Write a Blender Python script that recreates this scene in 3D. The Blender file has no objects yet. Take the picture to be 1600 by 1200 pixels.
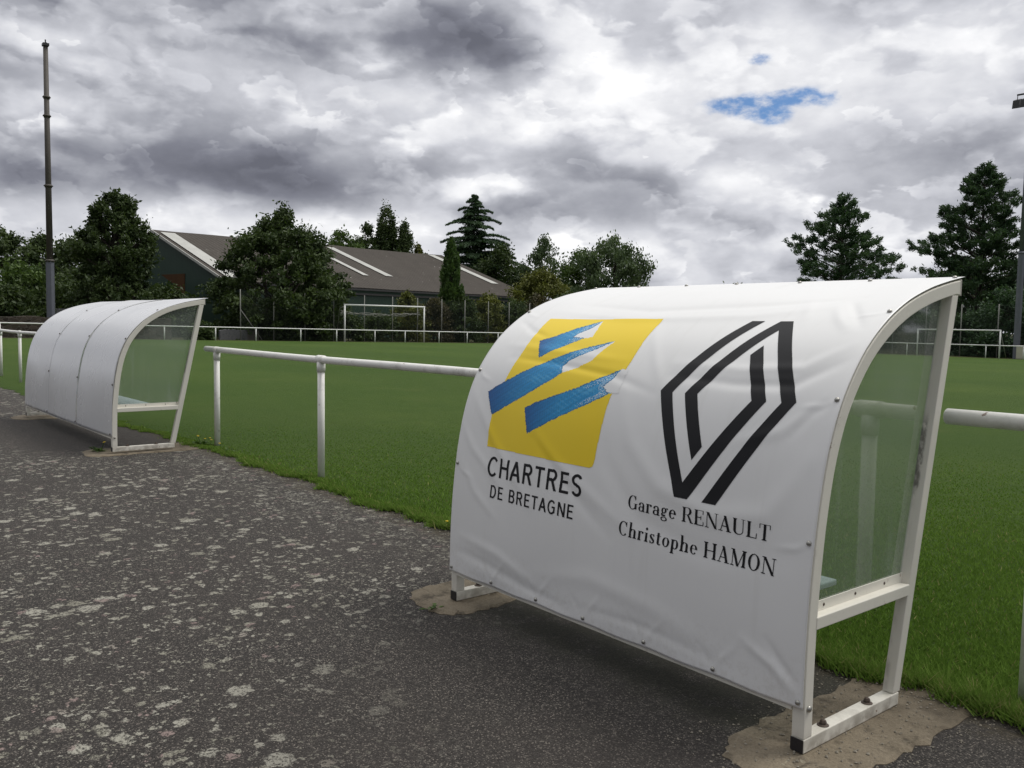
import bpy, bmesh, math, random
import numpy as np
from mathutils import Vector, Matrix
R = math.radians
SC = bpy.context.scene
COL = SC.collection
rng = np.random.default_rng(7)

# ------------------------------------------------------------------ camera
CAM = Vector((1.592, -2.603, 1.454))
cd = bpy.data.cameras.new("camera")
cd.sensor_width = 36.0
cd.lens = 30.56
cd.clip_start, cd.clip_end = 0.05, 3000
cam = bpy.data.objects.new("camera", cd)
COL.objects.link(cam)
_yaw, _pitch, _roll = 0.888, 0.0691, 0.0158
fwd = Vector((-math.sin(_yaw) * math.cos(_pitch), math.cos(_yaw) * math.cos(_pitch), -math.sin(_pitch)))
rt0 = Vector((math.cos(_yaw), math.sin(_yaw), 0))
up0 = rt0.cross(fwd)
rt = rt0 * math.cos(_roll) + up0 * math.sin(_roll)
up = -rt0 * math.sin(_roll) + up0 * math.cos(_roll)
cam.matrix_world = Matrix(((rt.x, up.x, -fwd.x, CAM.x), (rt.y, up.y, -fwd.y, CAM.y), (rt.z, up.z, -fwd.z, CAM.z), (0, 0, 0, 1)))
SC.camera = cam

# ------------------------------------------------------------------ exposure
SC.view_settings.view_transform = 'Standard'
SC.view_settings.look = 'None'
SC.view_settings.exposure = 0.14
SC.view_settings.gamma = 1.0
SC.view_settings.use_curve_mapping = False
SC.cycles.max_bounces = 8
SC.cycles.transparent_max_bounces = 24

# ------------------------------------------------------------------ node helper
class NT:
    def __init__(s, tree):
        s.t = tree
        s.n = tree.nodes
        s.l = tree.links
    def add(s, kind, **kw):
        nd = s.n.new(kind)
        for k, v in kw.items():
            setattr(nd, k, v)
        return nd
    def put(s, sock, v):
        if v is None:
            return
        if hasattr(v, 'is_output'):
            s.l.new(v, sock)
        else:
            sock.default_value = v
    def m(s, op, a, b=None, c=None, clamp=False):
        nd = s.add('ShaderNodeMath', operation=op, use_clamp=clamp)
        s.put(nd.inputs[0], a); s.put(nd.inputs[1], b)
        if c is not None:
            s.put(nd.inputs[2], c)
        return nd.outputs[0]
    def v(s, op, a, b=None, scale=None):
        nd = s.add('ShaderNodeVectorMath', operation=op)
        s.put(nd.inputs[0], a)
        if b is not None:
            s.put(nd.inputs[1], b)
        if scale is not None:
            s.put(nd.inputs['Scale'], scale)
        return nd.outputs['Value'] if op in ('DOT_PRODUCT', 'LENGTH', 'DISTANCE') else nd.outputs[0]
    def comb(s, x, y, z):
        nd = s.add('ShaderNodeCombineXYZ')
        for i, q in enumerate((x, y, z)):
            s.put(nd.inputs[i], q)
        return nd.outputs[0]
    def sep(s, v):
        nd = s.add('ShaderNodeSeparateXYZ'); s.put(nd.inputs[0], v); return nd.outputs
    def noise(s, vec, scale, detail=4, rough=.55, dist=0, dims='3D', color=False):
        nd = s.add('ShaderNodeTexNoise', noise_dimensions=dims)
        s.put(nd.inputs['Vector'], vec); s.put(nd.inputs['Scale'], scale)
        nd.inputs['Detail'].default_value = detail; nd.inputs['Roughness'].default_value = rough
        nd.inputs['Distortion'].default_value = dist
        return nd.outputs['Color' if color else 'Fac']
    def vor(s, vec, scale, feature='F1', out='Distance', rand=1.0):
        nd = s.add('ShaderNodeTexVoronoi', feature=feature)
        s.put(nd.inputs['Vector'], vec); s.put(nd.inputs['Scale'], scale)
        nd.inputs['Randomness'].default_value = rand
        return nd.outputs[out]
    def step(s, v, lo, hi, a=0.0, b=1.0):
        nd = s.add('ShaderNodeMapRange', interpolation_type='SMOOTHSTEP')
        s.put(nd.inputs[0], v); s.put(nd.inputs[1], lo); s.put(nd.inputs[2], hi)
        s.put(nd.inputs[3], a); s.put(nd.inputs[4], b)
        return nd.outputs[0]
    def mix(s, f, a, b, mode='MIX'):
        nd = s.add('ShaderNodeMix', data_type='RGBA', blend_type=mode)
        s.put(nd.inputs[0], f)
        s.put(nd.inputs[6], a if hasattr(a, 'is_output') or len(a) == 4 else (*a, 1))
        s.put(nd.inputs[7], b if hasattr(b, 'is_output') or len(b) == 4 else (*b, 1))
        return nd.outputs[2]
    def ramp(s, f, stops):
        nd = s.add('ShaderNodeValToRGB')
        cr = nd.color_ramp
        while len(cr.elements) < len(stops):
            cr.elements.new(0.5)
        for e, (p, c) in zip(cr.elements, stops):
            e.position = p; e.color = c if len(c) == 4 else (*c, 1)
        s.put(nd.inputs[0], f)
        return nd.outputs[0]

# ------------------------------------------------------------------ sky and sun
SUN_EL, SUN_AZ = R(60), R(25)            # azimuth measured from +Y towards +X
def build_sky():
    w = bpy.data.worlds.new("World")
    SC.world = w
    w.use_nodes = True
    w.node_tree.nodes.clear()
    T = NT(w.node_tree)
    d = T.v('NORMALIZE', T.add('ShaderNodeTexCoord').outputs['Generated'])
    x, y, z = T.sep(d)
    zc = T.m('ADD', T.m('MAXIMUM', z, 0.0), 0.36)
    p = T.comb(T.m('DIVIDE', x, zc), T.m('DIVIDE', y, zc), 0.0)
    # large banks of cloud: (direction, half width, half height, amount)
    def bank(d0, sx, sz, amp):
        q = T.v('MULTIPLY', T.v('SUBTRACT', d, d0), (1 / sx, 1 / sx, 1 / sz))
        return T.m('MULTIPLY', T.m('EXPONENT', T.m('MULTIPLY', T.v('DOT_PRODUCT', q, q), -1.0)), amp)
    def total(banks):
        acc = 0.0
        for b in banks:
            acc = T.m('ADD', bank(*b), acc)
        return acc
    warp = T.v('SCALE', T.v('SUBTRACT', T.noise(p, 1.8, 2, .5, color=True), (.5, .5, .5)), scale=.30)
    pw = T.v('ADD', p, warp)
    dark = total([((-.902, .312, .31), .13, .04, .60), ((-.788, .537, .302), .075, .04, .75), ((-.945, .30, .172), .17, .034, .95), ((-.915, .40, .145), .12, .024, .75),
                  ((-.978, .162, .135), .04, .02, .6), ((-.739, .662, .125), .10, .018, .25), ((-.602, .782, .12), .20, .022, .35),
                  ((-.95, .18, .23), .09, .03, .3), ((-.821, .527, .215), .09, .02, .3), ((-.472, .828, .33), .25, .03, .35), ((-.626, .719, .29), .06, .02, .3), ((-.42, .87, .17), .12, .03, .25),
                  ((-.952, .215, .20), .07, .035, -.35), ((-.848, .471, .25), .12, .05, -.3), ((-.67, .70, .25), .18, .055, -.60), ((-.894, .433, .10), .25, .02, -.5),
                  ((-.747, .629, .212), .05, .02, -.5), ((-.59, .79, .165), .07, .018, -.4), ((-.453, .863, .235), .14, .05, -.25), ((-.567, .816, .095), .2, .016, -.15)])
    gap = total([((-.572, .787, .234), .05, .011, .85), ((-.53, .815, .240), .05, .009, .8), ((-.555, .797, .226), .02, .012, .8), ((-.558, .782, .279), .014, .006, .9)])
    # broad grey sheet
    d3 = T.v('MULTIPLY', d, (1, 1, 1.9))
    soft = T.v('ADD', d3, T.v('SCALE', T.v('SUBTRACT', T.noise(d3, 16, 4, .55, color=True), (.5, .5, .5)), scale=.035))
    big = T.noise(T.v('ADD', d3, (1.3, 4.2, 0)), 3.2, 2, .5)
    f_lo = T.noise(T.v('ADD', soft, (7.1, .4, 2)), 6.5, 5, .5)
    val = T.m('SUBTRACT', .605, T.m('MULTIPLY', dark, .46))
    val = T.m('SUBTRACT', val, T.m('ADD', T.m('MULTIPLY', T.m('SUBTRACT', f_lo, .5), .75), T.m('MULTIPLY', T.m('SUBTRACT', big, .5), .55)))
    # heaped clouds: every lump is bright towards its head and dull below, with a crisp upper rim
    def heap(off, scale, lift, gain, th, rim):
        q = T.v('ADD', soft, off)
        l0 = T.noise(q, scale, 5, .5)
        l1 = T.noise(T.v('ADD', q, (.008, .004, lift)), scale, 2, .45)
        blur = T.m('ADD', th, T.step(T.noise(T.v('ADD', d3, (9.1, off[0], 1)), 7, 2), .38, .62, .026, .13))
        inside = T.step(l0, th, blur)
        relief = T.step(T.m('SUBTRACT', l0, l1), -.13, .15, -gain, gain)
        head = T.m('MULTIPLY', T.step(l0, th + .10, th + .01), rim)
        return T.m('MULTIPLY', inside, T.m('ADD', relief, head))
    val = T.m('ADD', val, heap((0, 0, 0), 5.5, .065, .185, .485, .045))
    val = T.m('ADD', val, heap((3.3, 1.1, 2.2), 9.5, .040, .135, .505, .05))
    fine = T.noise(T.v('ADD', d3, (2.7, 3.3, 1)), 34.0, 4, .55)
    val = T.m('ADD', val, T.m('MULTIPLY', T.m('SUBTRACT', fine, .5), .16))
    val = T.m('ADD', val, heap((5.3, 2.1, .2), 17.0, .022, .075, .53, .03))
    col = T.ramp(val, [(0.0, (.13, .135, .165)), (.22, (.205, .212, .252)), (.45, (.36, .37, .412)), (.66, (.58, .59, .635)), (.85, (.80, .805, .83)), (1.0, (.95, .95, .96))])
    # overhead, out of the picture, the cloud is thinner and brighter
    col = T.mix(T.step(z, .42, .85), col, (1.15, 1.15, 1.14, 1))
    # unseen sky on the side away from the pitch, darkened to dim the banner
    dim_side = T.m('MULTIPLY', T.step(T.v('DOT_PRODUCT', d, (.35, -.937, 0)), -.15, .45), T.step(z, .97, .70))
    col = T.mix(T.m('MULTIPLY', dim_side, .60), col, (.08, .085, .105, 1))
    col = T.mix(T.step(z, .03, -.01), col, (.55, .56, .60, 1))
    sky = T.add('ShaderNodeTexSky', sky_type='NISHITA')
    sky.sun_disc = False
    sky.sun_elevation = SUN_EL
    sky.sun_rotation = SUN_AZ
    edge = T.noise(T.v('ADD', d3, (2.2, 6.1, 0)), 26.0, 5, .56)
    wisp = T.noise(T.v('ADD', d3, (4.4, .7, 3)), 44.0, 5, .6)
    gm = T.m('ADD', gap, T.m('MULTIPLY', T.m('SUBTRACT', edge, .5), -3.0))
    hole = T.m("MULTIPLY", T.step(gm, .20, 1.05), T.step(gap, .08, .45))
    hole = T.m('MULTIPLY', hole, T.step(wisp, .74, .42, .15, .92))
    bg_sky = T.add('ShaderNodeBackground'); T.put(bg_sky.inputs[0], T.mix(1.0, sky.outputs[0], (.40, .68, 1.0), 'MULTIPLY')); bg_sky.inputs[1].default_value = .09
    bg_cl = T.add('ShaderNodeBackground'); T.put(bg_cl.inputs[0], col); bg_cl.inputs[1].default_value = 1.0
    mx = T.add('ShaderNodeMixShader')
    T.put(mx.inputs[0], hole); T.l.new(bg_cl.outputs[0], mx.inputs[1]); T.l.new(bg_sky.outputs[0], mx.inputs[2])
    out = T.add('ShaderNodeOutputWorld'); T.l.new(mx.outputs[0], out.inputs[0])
build_sky()

sd = bpy.data.lights.new("sun", 'SUN')
sd.energy = 1.5
sd.angle = R(18)
sd.color = (1.0, .965, .90)
sun = bpy.data.objects.new("sun", sd)
COL.objects.link(sun)
_sdir = Vector((math.sin(SUN_AZ) * math.cos(SUN_EL), math.cos(SUN_AZ) * math.cos(SUN_EL), math.sin(SUN_EL)))
sun.rotation_euler = _sdir.to_track_quat('Z', 'Y').to_euler()
sun.location = _sdir * 60

# ------------------------------------------------------------------ mesh helpers
def tag(o, label=None, cat=None, group=None, kind=None):
    if label: o['label'] = label
    if cat: o['category'] = cat
    if group: o['group'] = group
    if kind: o['kind'] = kind
    return o
def thing(name, label, cat, loc=(0, 0, 0), rotz=0.0, group=None):
    o = bpy.data.objects.new(name, None)
    o.empty_display_size = .2
    COL.objects.link(o)
    o.location = loc
    o.rotation_euler = (0, 0, rotz)
    return tag(o, label, cat, group)
def link(name, me, mat=None, parent=None, smooth=False):
    o = bpy.data.objects.new(name, me)
    COL.objects.link(o)
    if mat is not None:
        me.materials.append(mat)
    if parent is not None:
        o.parent = parent
    if smooth:
        me.polygons.foreach_set('use_smooth', [True] * len(me.polygons))
    return o
def bevel(o, w=.003, seg=2):
    b = o.modifiers.new('bevel', 'BEVEL')
    b.width = w; b.segments = seg; b.limit_method = 'ANGLE'; b.angle_limit = R(35)
    return o
class MB:
    def __init__(s):
        s.v, s.f = [], []
    def add(s, vs, fs):
        k = len(s.v)
        s.v += [tuple(p) for p in vs]
        s.f += [tuple(i + k for i in f) for f in fs]
        return s
    def box(s, x0, x1, y0, y1, z0, z1):
        return s.add([(x, y, z) for z in (z0, z1) for y in (y0, y1) for x in (x0, x1)],
                     [(0, 2, 3, 1), (4, 5, 7, 6), (0, 1, 5, 4), (2, 6, 7, 3), (0, 4, 6, 2), (1, 3, 7, 5)])
    def prism(s, poly, x0, x1):                 # convex polygon of (y, z) run along x
        n = len(poly)
        vs = [(x0, *p) for p in poly] + [(x1, *p) for p in poly]
        fs = [tuple(range(n))[::-1], tuple(range(n, 2 * n))] + [(i, (i + 1) % n, n + (i + 1) % n, n + i) for i in range(n)]
        return s.add(vs, fs)
    def strip(s, P, Q, x0, x1):                 # band between two (y, z) lines, run along x
        n = len(P)
        vs = [(x0, *p) for p in P] + [(x0, *p) for p in Q] + [(x1, *p) for p in P] + [(x1, *p) for p in Q]
        fs = []
        for i in range(n - 1):
            a, b, c, d = i, i + 1, n + i, n + i + 1
            fs += [(a, b, d, c), (2 * n + a, 2 * n + c, 2 * n + d, 2 * n + b),
                   (a, 2 * n + a, 2 * n + b, b), (c, d, 2 * n + d, 2 * n + c)]
        for i in (0, n - 1):
            fs.append((i, n + i, 3 * n + i, 2 * n + i))
        return s.add(vs, fs)
    def tube(s, pts, rad, n=12, cap=True):
        pts = [Vector(p) for p in pts]
        rad = [rad] * len(pts) if not hasattr(rad, '__len__') else rad
        vs, fs, prev = [], [], None
        for i, p in enumerate(pts):
            t = (pts[min(i + 1, len(pts) - 1)] - pts[max(i - 1, 0)]).normalized()
            if prev is None:
                a = t.cross(Vector((0, 0, 1)) if abs(t.z) < .9 else Vector((1, 0, 0))).normalized()
            else:
                a = (prev - t * prev.dot(t)).normalized()
            prev = a
            b = t.cross(a)
            for k in range(n):
                th = 2 * math.pi * k / n
                vs.append(p + (a * math.cos(th) + b * math.sin(th)) * rad[i])
        for i in range(len(pts) - 1):
            for k in range(n):
                fs.append((i * n + k, i * n + (k + 1) % n, (i + 1) * n + (k + 1) % n, (i + 1) * n + k))
        if cap:
            fs += [tuple(range(n))[::-1], tuple(range((len(pts) - 1) * n, len(pts) * n))]
        return s.add(vs, fs)
    def dome(s, c, r, h, axis, n=10):           # rounded bolt or stud head standing along axis
        c, axis = Vector(c), Vector(axis).normalized()
        a = axis.orthogonal().normalized(); b = axis.cross(a)
        vs, fs = [], []
        rings = [(1.0, 0), (1.0, .35), (.72, .8), (.3, 1.0)]
        for q, t in rings:
            for k in range(n):
                th = 2 * math.pi * k / n
                vs.append(c + (a * math.cos(th) + b * math.sin(th)) * r * q + axis * h * t)
        for i in range(3):
            for k in range(n):
                fs.append((i * n + k, i * n + (k + 1) % n, (i + 1) * n + (k + 1) % n, (i + 1) * n + k))
        fs.append(tuple(range(3 * n, 4 * n)))
        return s.add(vs, fs)
    def mesh(s, name):
        me = bpy.data.meshes.new(name)
        me.from_pydata(s.v, [], s.f)
        me.update()
        return me
    def build(s, name, mat, parent=None, smooth=False):
        return link(name, s.mesh(name), mat, parent, smooth)
def polys_mesh(name, V, nper):                  # V: (faces*nper, 3) loose polygons of nper corners
    V = np.ascontiguousarray(V, dtype=np.float32)
    nv = len(V); nf = nv // nper
    me = bpy.data.meshes.new(name)
    me.vertices.add(nv); me.vertices.foreach_set('co', V.ravel())
    me.loops.add(nv); me.loops.foreach_set('vertex_index', np.arange(nv, dtype=np.int32))
    me.polygons.add(nf)
    me.polygons.foreach_set('loop_start', np.arange(0, nv, nper, dtype=np.int32))
    me.polygons.foreach_set('loop_total', np.full(nf, nper, dtype=np.int32))
    me.update(calc_edges=True)
    return me
def face_attr(me, name, val):
    a = me.attributes.new(name, 'FLOAT', 'FACE')
    a.data.foreach_set('value', np.ascontiguousarray(val, dtype=np.float32))
def terrain(y):
    return -.0103 * np.clip(np.asarray(y, float) - 1.0, 0, 72)
def tz(y):
    return float(terrain(y))

# ------------------------------------------------------------------ materials
def material(name):
    m = bpy.data.materials.new(name)
    m.use_nodes = True
    m.node_tree.nodes.clear()
    return m, NT(m.node_tree)
def finish(T, shader):
    o = T.add('ShaderNodeOutputMaterial')
    T.l.new(shader, o.inputs[0])
def pbsdf(T, color, rough=.5, metal=0.0, spec=.5, normal=None):
    b = T.add('ShaderNodeBsdfPrincipled')
    T.put(b.inputs['Base Color'], color if hasattr(color, 'is_output') or len(color) == 4 else (*color, 1))
    T.put(b.inputs['Roughness'], rough)
    b.inputs['Metallic'].default_value = metal
    b.inputs['Specular IOR Level'].default_value = spec
    if normal is not None:
        T.put(b.inputs['Normal'], normal)
    return b.outputs[0]
def bump(T, h, strength=.3, dist=.01):
    b = T.add('ShaderNodeBump')
    b.inputs['Strength'].default_value = strength; b.inputs['Distance'].default_value = dist
    T.put(b.inputs['Height'], h)
    return b.outputs[0]
def objco(T):
    return T.add('ShaderNodeTexCoord').outputs['Object']
def simple(name, col, rough=.5, metal=0.0, var=.15, scale=8.0, spec=.5):
    m, T = material(name)
    co = objco(T)
    n = T.noise(co, scale, 5, .6)
    c2 = tuple(c * (1 - var) for c in col); c1 = tuple(min(1, c * (1 + var * .5)) for c in col)
    finish(T, pbsdf(T, T.mix(n, c2, c1), rough, metal, spec))
    return m
M = {}
def mat_paint(name, col, grime=(.20, .185, .15), amount=.55, rough=.42):
    m, T = material(name)
    co = objco(T)
    n = T.noise(co, 5, 6, .65)
    fine = T.noise(co, 60, 4, .6)
    z = T.sep(co)[2]
    d = T.m('ADD', T.step(n, .52, .78), T.m('MULTIPLY', T.step(fine, .58, .78), .35), clamp=True)
    base = T.mix(T.noise(co, 2.2, 3), tuple(c * .93 for c in col), col)
    c = T.mix(T.m('MULTIPLY', d, amount), base, grime)
    rs = T.m('MULTIPLY', T.step(T.noise(co, 24, 4, .6), .655, .70), T.step(T.noise(co, 3.1, 3), .50, .62))
    c = T.mix(T.m('MULTIPLY', rs, .75), c, (.16, .075, .032))
    foot = T.m('MULTIPLY', T.step(z, .10, .0), T.step(T.noise(co, 14, 5, .6), .35, .65))
    c = T.mix(T.m('MULTIPLY', foot, .6), c, (.17, .14, .10, 1))
    finish(T, pbsdf(T, c, T.m('ADD', rough, T.m('MULTIPLY', n, .2)), spec=.4, normal=bump(T, fine, .12, .002)))
    return m
M['frame'] = mat_paint('cream_paint', (.74, .715, .64), amount=.30)
M['rail'] = mat_paint('white_rail_paint', (.87, .86, .82), amount=.40)
M['dirty_frame'] = mat_paint('weathered_paint', (.66, .63, .56), (.05, .045, .035), .85)
M['far_white'] = simple('white_metal', (.78, .78, .77), .45, var=.08, scale=3)
M['steel'] = simple('stud_steel', (.42, .41, .38), .35, .8, .3, 40)
M['rust'] = simple('rusty_bolt', (.10, .075, .06), .7, .3, .4, 60)
M['black_cap'] = simple('black_plastic', (.018, .016, .018), .5, var=.3, scale=40)
M['galv'] = simple('galvanised', (.15, .16, .19), .55, .25, .25, 3)
M['pole_brown'] = simple('weathered_pole', (.095, .085, .075), .65, .1, .35, 2)
M['post_grey'] = simple('fence_post', (.24, .24, .22), .7, 0, .3, 4)
M['lamp_dark'] = simple('lamp_housing', (.045, .045, .05), .5, .2, .3, 3)
M['cabinet'] = simple('cabinet_cream', (.55, .52, .42), .5, 0, .12, 3)
M['ink'] = simple('black_ink', (.012, .012, .014), .5, 0, .2, 20, .25)

def mat_vinyl():
    m, T = material('banner_vinyl')
    co = objco(T)
    n = T.noise(co, 1.3, 4, .55)
    st = T.noise(T.v('MULTIPLY', co, (9, 1, .8)), 1.4, 5, .6)
    c = T.mix(n, (.80, .80, .80), (.845, .845, .84))
    c = T.mix(T.m('MULTIPLY', T.step(st, .55, .8), .16), c, (.55, .54, .50))
    z = T.sep(co)[2]
    spl = T.m('MULTIPLY', T.step(T.m('ADD', z, T.m('MULTIPLY', T.noise(co, 5, 4, .6), .25)), .55, .20), T.step(T.noise(co, 46, 5, .7), .44, .66))
    c = T.mix(T.m('MULTIPLY', spl, .20), c, (.40, .36, .29))
    alg = T.m('MULTIPLY', T.step(T.noise(T.v('MULTIPLY', co, (5, 1.5, .5)), 2.0, 6, .65), .56, .78), T.step(z, .3, 1.5))
    c = T.mix(T.m('MULTIPLY', alg, .12), c, (.42, .46, .36))
    finish(T, pbsdf(T, c, T.m('ADD', .34, T.m('MULTIPLY', n, .12)), spec=.45))
    return m
M['vinyl'] = mat_vinyl()
def mat_ink_attr():
    m, T = material('printed_colour')
    a = T.add('ShaderNodeVertexColor', layer_name='ink')
    finish(T, pbsdf(T, a.outputs[0], .4, spec=.4))
    return m
M['print'] = mat_ink_attr()
def mat_sheet():
    m, T = material('white_sheet_metal')
    co = objco(T)
    n = T.noise(co, 1.6, 4, .5)
    st = T.noise(T.v('MULTIPLY', co, (6, 1, 1)), 2.5, 5, .6)
    c = T.mix(n, (.66, .67, .69), (.76, .765, .78))
    c = T.mix(T.m('MULTIPLY', T.step(st, .5, .8), .12), c, (.46, .46, .45))
    sp = T.noise(co, 40, 4, .6)
    c = T.mix(T.m('MULTIPLY', T.step(sp, .68, .8), .25), c, (.25, .24, .22))
    finish(T, pbsdf(T, c, T.m('ADD', .20, T.m('MULTIPLY', n, .14)), spec=.7, normal=bump(T, T.noise(co, 1.1, 1.5, .4), .22, .06)))
    return m
M['sheet'] = mat_sheet()
def mat_glass():
    m, T = material('cloudy_polycarbonate')
    co = objco(T)
    st = T.noise(T.v('MULTIPLY', co, (1, 9, .7)), 1.8, 5, .6)
    bl = T.noise(co, 2.5, 4, .6)
    milk = T.m('ADD', .13, T.m('ADD', T.m('MULTIPLY', T.step(st, .5, .75), .07), T.m('MULTIPLY', T.step(bl, .5, .75), .06)))
    tr = T.add('ShaderNodeBsdfTransparent'); tr.inputs[0].default_value = (.90, .93, .90, 1)
    df = T.add('ShaderNodeBsdfDiffuse'); df.inputs[0].default_value = (.50, .55, .51, 1)
    a = T.add('ShaderNodeMixShader'); T.put(a.inputs[0], milk); T.l.new(tr.outputs[0], a.inputs[1]); T.l.new(df.outputs[0], a.inputs[2])
    gl = T.add('ShaderNodeBsdfGlossy'); gl.inputs[1].default_value = .04
    fr = T.add('ShaderNodeFresnel'); fr.inputs[0].default_value = 1.5
    b = T.add('ShaderNodeMixShader'); T.put(b.inputs[0], T.m('MULTIPLY', fr.outputs[0], .20)); T.l.new(a.outputs[0], b.inputs[1]); T.l.new(gl.outputs[0], b.inputs[2])
    finish(T, b.outputs[0])
    return m
M['glass'] = mat_glass()

def mat_asphalt():
    m, T = material('lichen_asphalt')
    co = objco(T)
    x, y, z = T.sep(co)
    grit = T.vor(co, 210, out='Color')
    gr = T.sep(grit)[0]
    gd = T.vor(co, 210)
    n1 = T.noise(co, .7, 5, .6)
    n2 = T.noise(co, 6, 5, .6)
    base = T.ramp(gr, [(0, (.0140, .0124, .0112)), (.55, (.0300, .0266, .0241)), (.88, (.067, .060, .054)), (1.0, (.23, .205, .175))])
    base = T.mix(T.m('MULTIPLY', T.step(n1, .35, .7), .5), base, (.044, .037, .033))
    base = T.mix(T.m('MULTIPLY', T.step(n2, .5, .75), .35), base, (.030, .026, .024))
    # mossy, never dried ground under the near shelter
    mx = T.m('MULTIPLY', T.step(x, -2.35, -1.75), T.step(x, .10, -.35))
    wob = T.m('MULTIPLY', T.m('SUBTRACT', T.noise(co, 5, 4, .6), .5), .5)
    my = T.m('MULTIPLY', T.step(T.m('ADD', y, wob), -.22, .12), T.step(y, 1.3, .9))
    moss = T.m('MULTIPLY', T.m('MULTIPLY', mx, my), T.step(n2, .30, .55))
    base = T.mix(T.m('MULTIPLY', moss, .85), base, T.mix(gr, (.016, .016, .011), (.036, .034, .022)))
    # lichen rosettes
    wp = T.v('ADD', co, T.v('SCALE', T.v('SUBTRACT', T.noise(co, 22, 4, .65, color=True), (.5, .5, .5)), scale=.075))
    def rosettes(scale, thr, rmax):
        cid = T.sep(T.vor(wp, scale, out='Color'))
        dd = T.vor(wp, scale)
        dens = T.noise(T.v('ADD', co, (scale, 0, 0)), .75, 4, .6)
        keep = T.step(T.m('ADD', T.m('MULTIPLY', cid[0], .8), T.m('MULTIPLY', T.m('SUBTRACT', dens, .5), 2.2)), thr, thr + .02)
        rad = T.m('ADD', T.m('MULTIPLY', T.m('POWER', cid[1], 1.6), rmax), .13)
        return T.m('MULTIPLY', T.step(dd, rad, T.m('MULTIPLY', rad, .78)), keep), cid[2]
    s1, t1 = rosettes(8.5, .53, .44)
    s2, t2 = rosettes(17, .32, .40)
    s3, t3 = rosettes(38, .28, .36)
    lace = T.step(T.noise(co, 105, 4, .65), .36, .48)
    lace2 = T.step(T.noise(T.v('ADD', co, (4, 2, 0)), 55, 5, .7), .36, .50)
    # cleaner strip in front of the near shelter, thick growth along the turf
    clean = T.m('MULTIPLY', T.step(x, -2.7, -1.4), T.step(T.m('ADD', y, T.m('MULTIPLY', x, .35)), -2.3, -1.0))
    clean2 = T.m('MULTIPLY', T.step(x, -13.2, -12.2), T.m('MULTIPLY', T.step(x, -8.3, -9.0), T.step(y, -1.3, -.6)))
    free = T.m('SUBTRACT', 1.0, T.m('MAXIMUM', T.m('MULTIPLY', clean, .96), T.m('MULTIPLY', clean2, .92)))
    edge = T.m('MULTIPLY', T.m('MULTIPLY', T.step(y, .05, .7), T.step(y, 1.1, .85)), T.step(T.noise(co, 9, 4, .6), .42, .6))
    lich = T.m('MAXIMUM', T.m('MAXIMUM', s1, s2), T.m('MAXIMUM', s3, T.m('MULTIPLY', edge, T.step(T.noise(co, 45, 4, .6), .48, .60))))
    lich = T.m('MULTIPLY', T.m('MULTIPLY', T.m('MULTIPLY', lich, lace), lace2), free)
    pale = T.mix(t1, (.28, .268, .215), (.43, .415, .355))
    pale = T.mix(T.step(t2, .93, .96), pale, (.30, .225, .21))
    pale = T.mix(T.noise(co, 160, 3, .6), T.mix(.35, pale, (.08, .075, .06)), pale)
    col = T.mix(T.m('MULTIPLY', lich, .90), base, pale)
    soil = T.m('MULTIPLY', T.step(T.m('ADD', y, T.m('MULTIPLY', T.m('SUBTRACT', n2, .5), .35)), .60, .82), T.step(T.noise(co, 14, 5, .65), .38, .55))
    col = T.mix(T.m('MULTIPLY', soil, .7), col, T.mix(gr, (.026, .021, .013), (.075, .062, .040)))
    h = T.m('ADD', T.m('MULTIPLY', gd, -.6), T.m('MULTIPLY', lich, .35))
    finish(T, pbsdf(T, col, .88, spec=.3, normal=bump(T, h, .7, .006)))
    return m
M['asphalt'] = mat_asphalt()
def mat_turf(name, far):
    m, T = material(name)
    co = objco(T)
    n1 = T.noise(co, .16, 5, .6)
    n2 = T.noise(co, 1.8, 5, .65)
    n3 = T.noise(T.v('MULTIPLY', co, (1, 1, .3)), 34, 4, .7)
    n4 = T.noise(co, 140, 3, .7)
    if far:
        c = T.mix(n2, (.035, .038, .016), (.066, .062, .030))
    else:
        c = T.mix(T.step(n1, .3, .7), (.050, .094, .013), (.074, .116, .020))
        c = T.mix(T.m('MULTIPLY', T.step(n2, .35, .75), .55), c, (.040, .082, .0115))
        yel = T.m('MULTIPLY', T.step(T.noise(co, .55, 5, .65), .56, .75), .45)
        c = T.mix(yel, c, (.100, .120, .030))
        c = T.mix(T.m('MULTIPLY', T.step(n3, .35, .7), .6), c, (.064, .110, .0175))
        c = T.mix(T.m('MULTIPLY', T.step(n4, .45, .75), .45), c, (.026, .048, .008))
        yb = T.m('SINE', T.m('MULTIPLY', T.m('ADD', T.sep(co)[1], T.m('MULTIPLY', n1, 1.2)), 2 * math.pi / 9.0))
        c = T.mix(T.step(yb, -.5, .5, .0, .22), c, (.032, .068, .0095))
        worn = T.m('MULTIPLY', T.step(T.noise(co, .33, 6, .7), .60, .74), .5)
        c = T.mix(worn, c, (.105, .112, .036))
        fl = T.m('MULTIPLY', T.step(T.vor(co, 3.2), .022, .014), T.step(T.noise(co, .5, 3), .5, .6))
        c = T.mix(T.m('MULTIPLY', fl, .8), c, (.45, .45, .40))
    finish(T, pbsdf(T, c, .9, spec=.15, normal=bump(T, T.m('ADD', n3, T.m('MULTIPLY', n4, .6)), .9, .03)))
    return m
M['turf'] = mat_turf('mown_turf', False)
M['rough'] = mat_turf('rough_ground', True)
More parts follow.
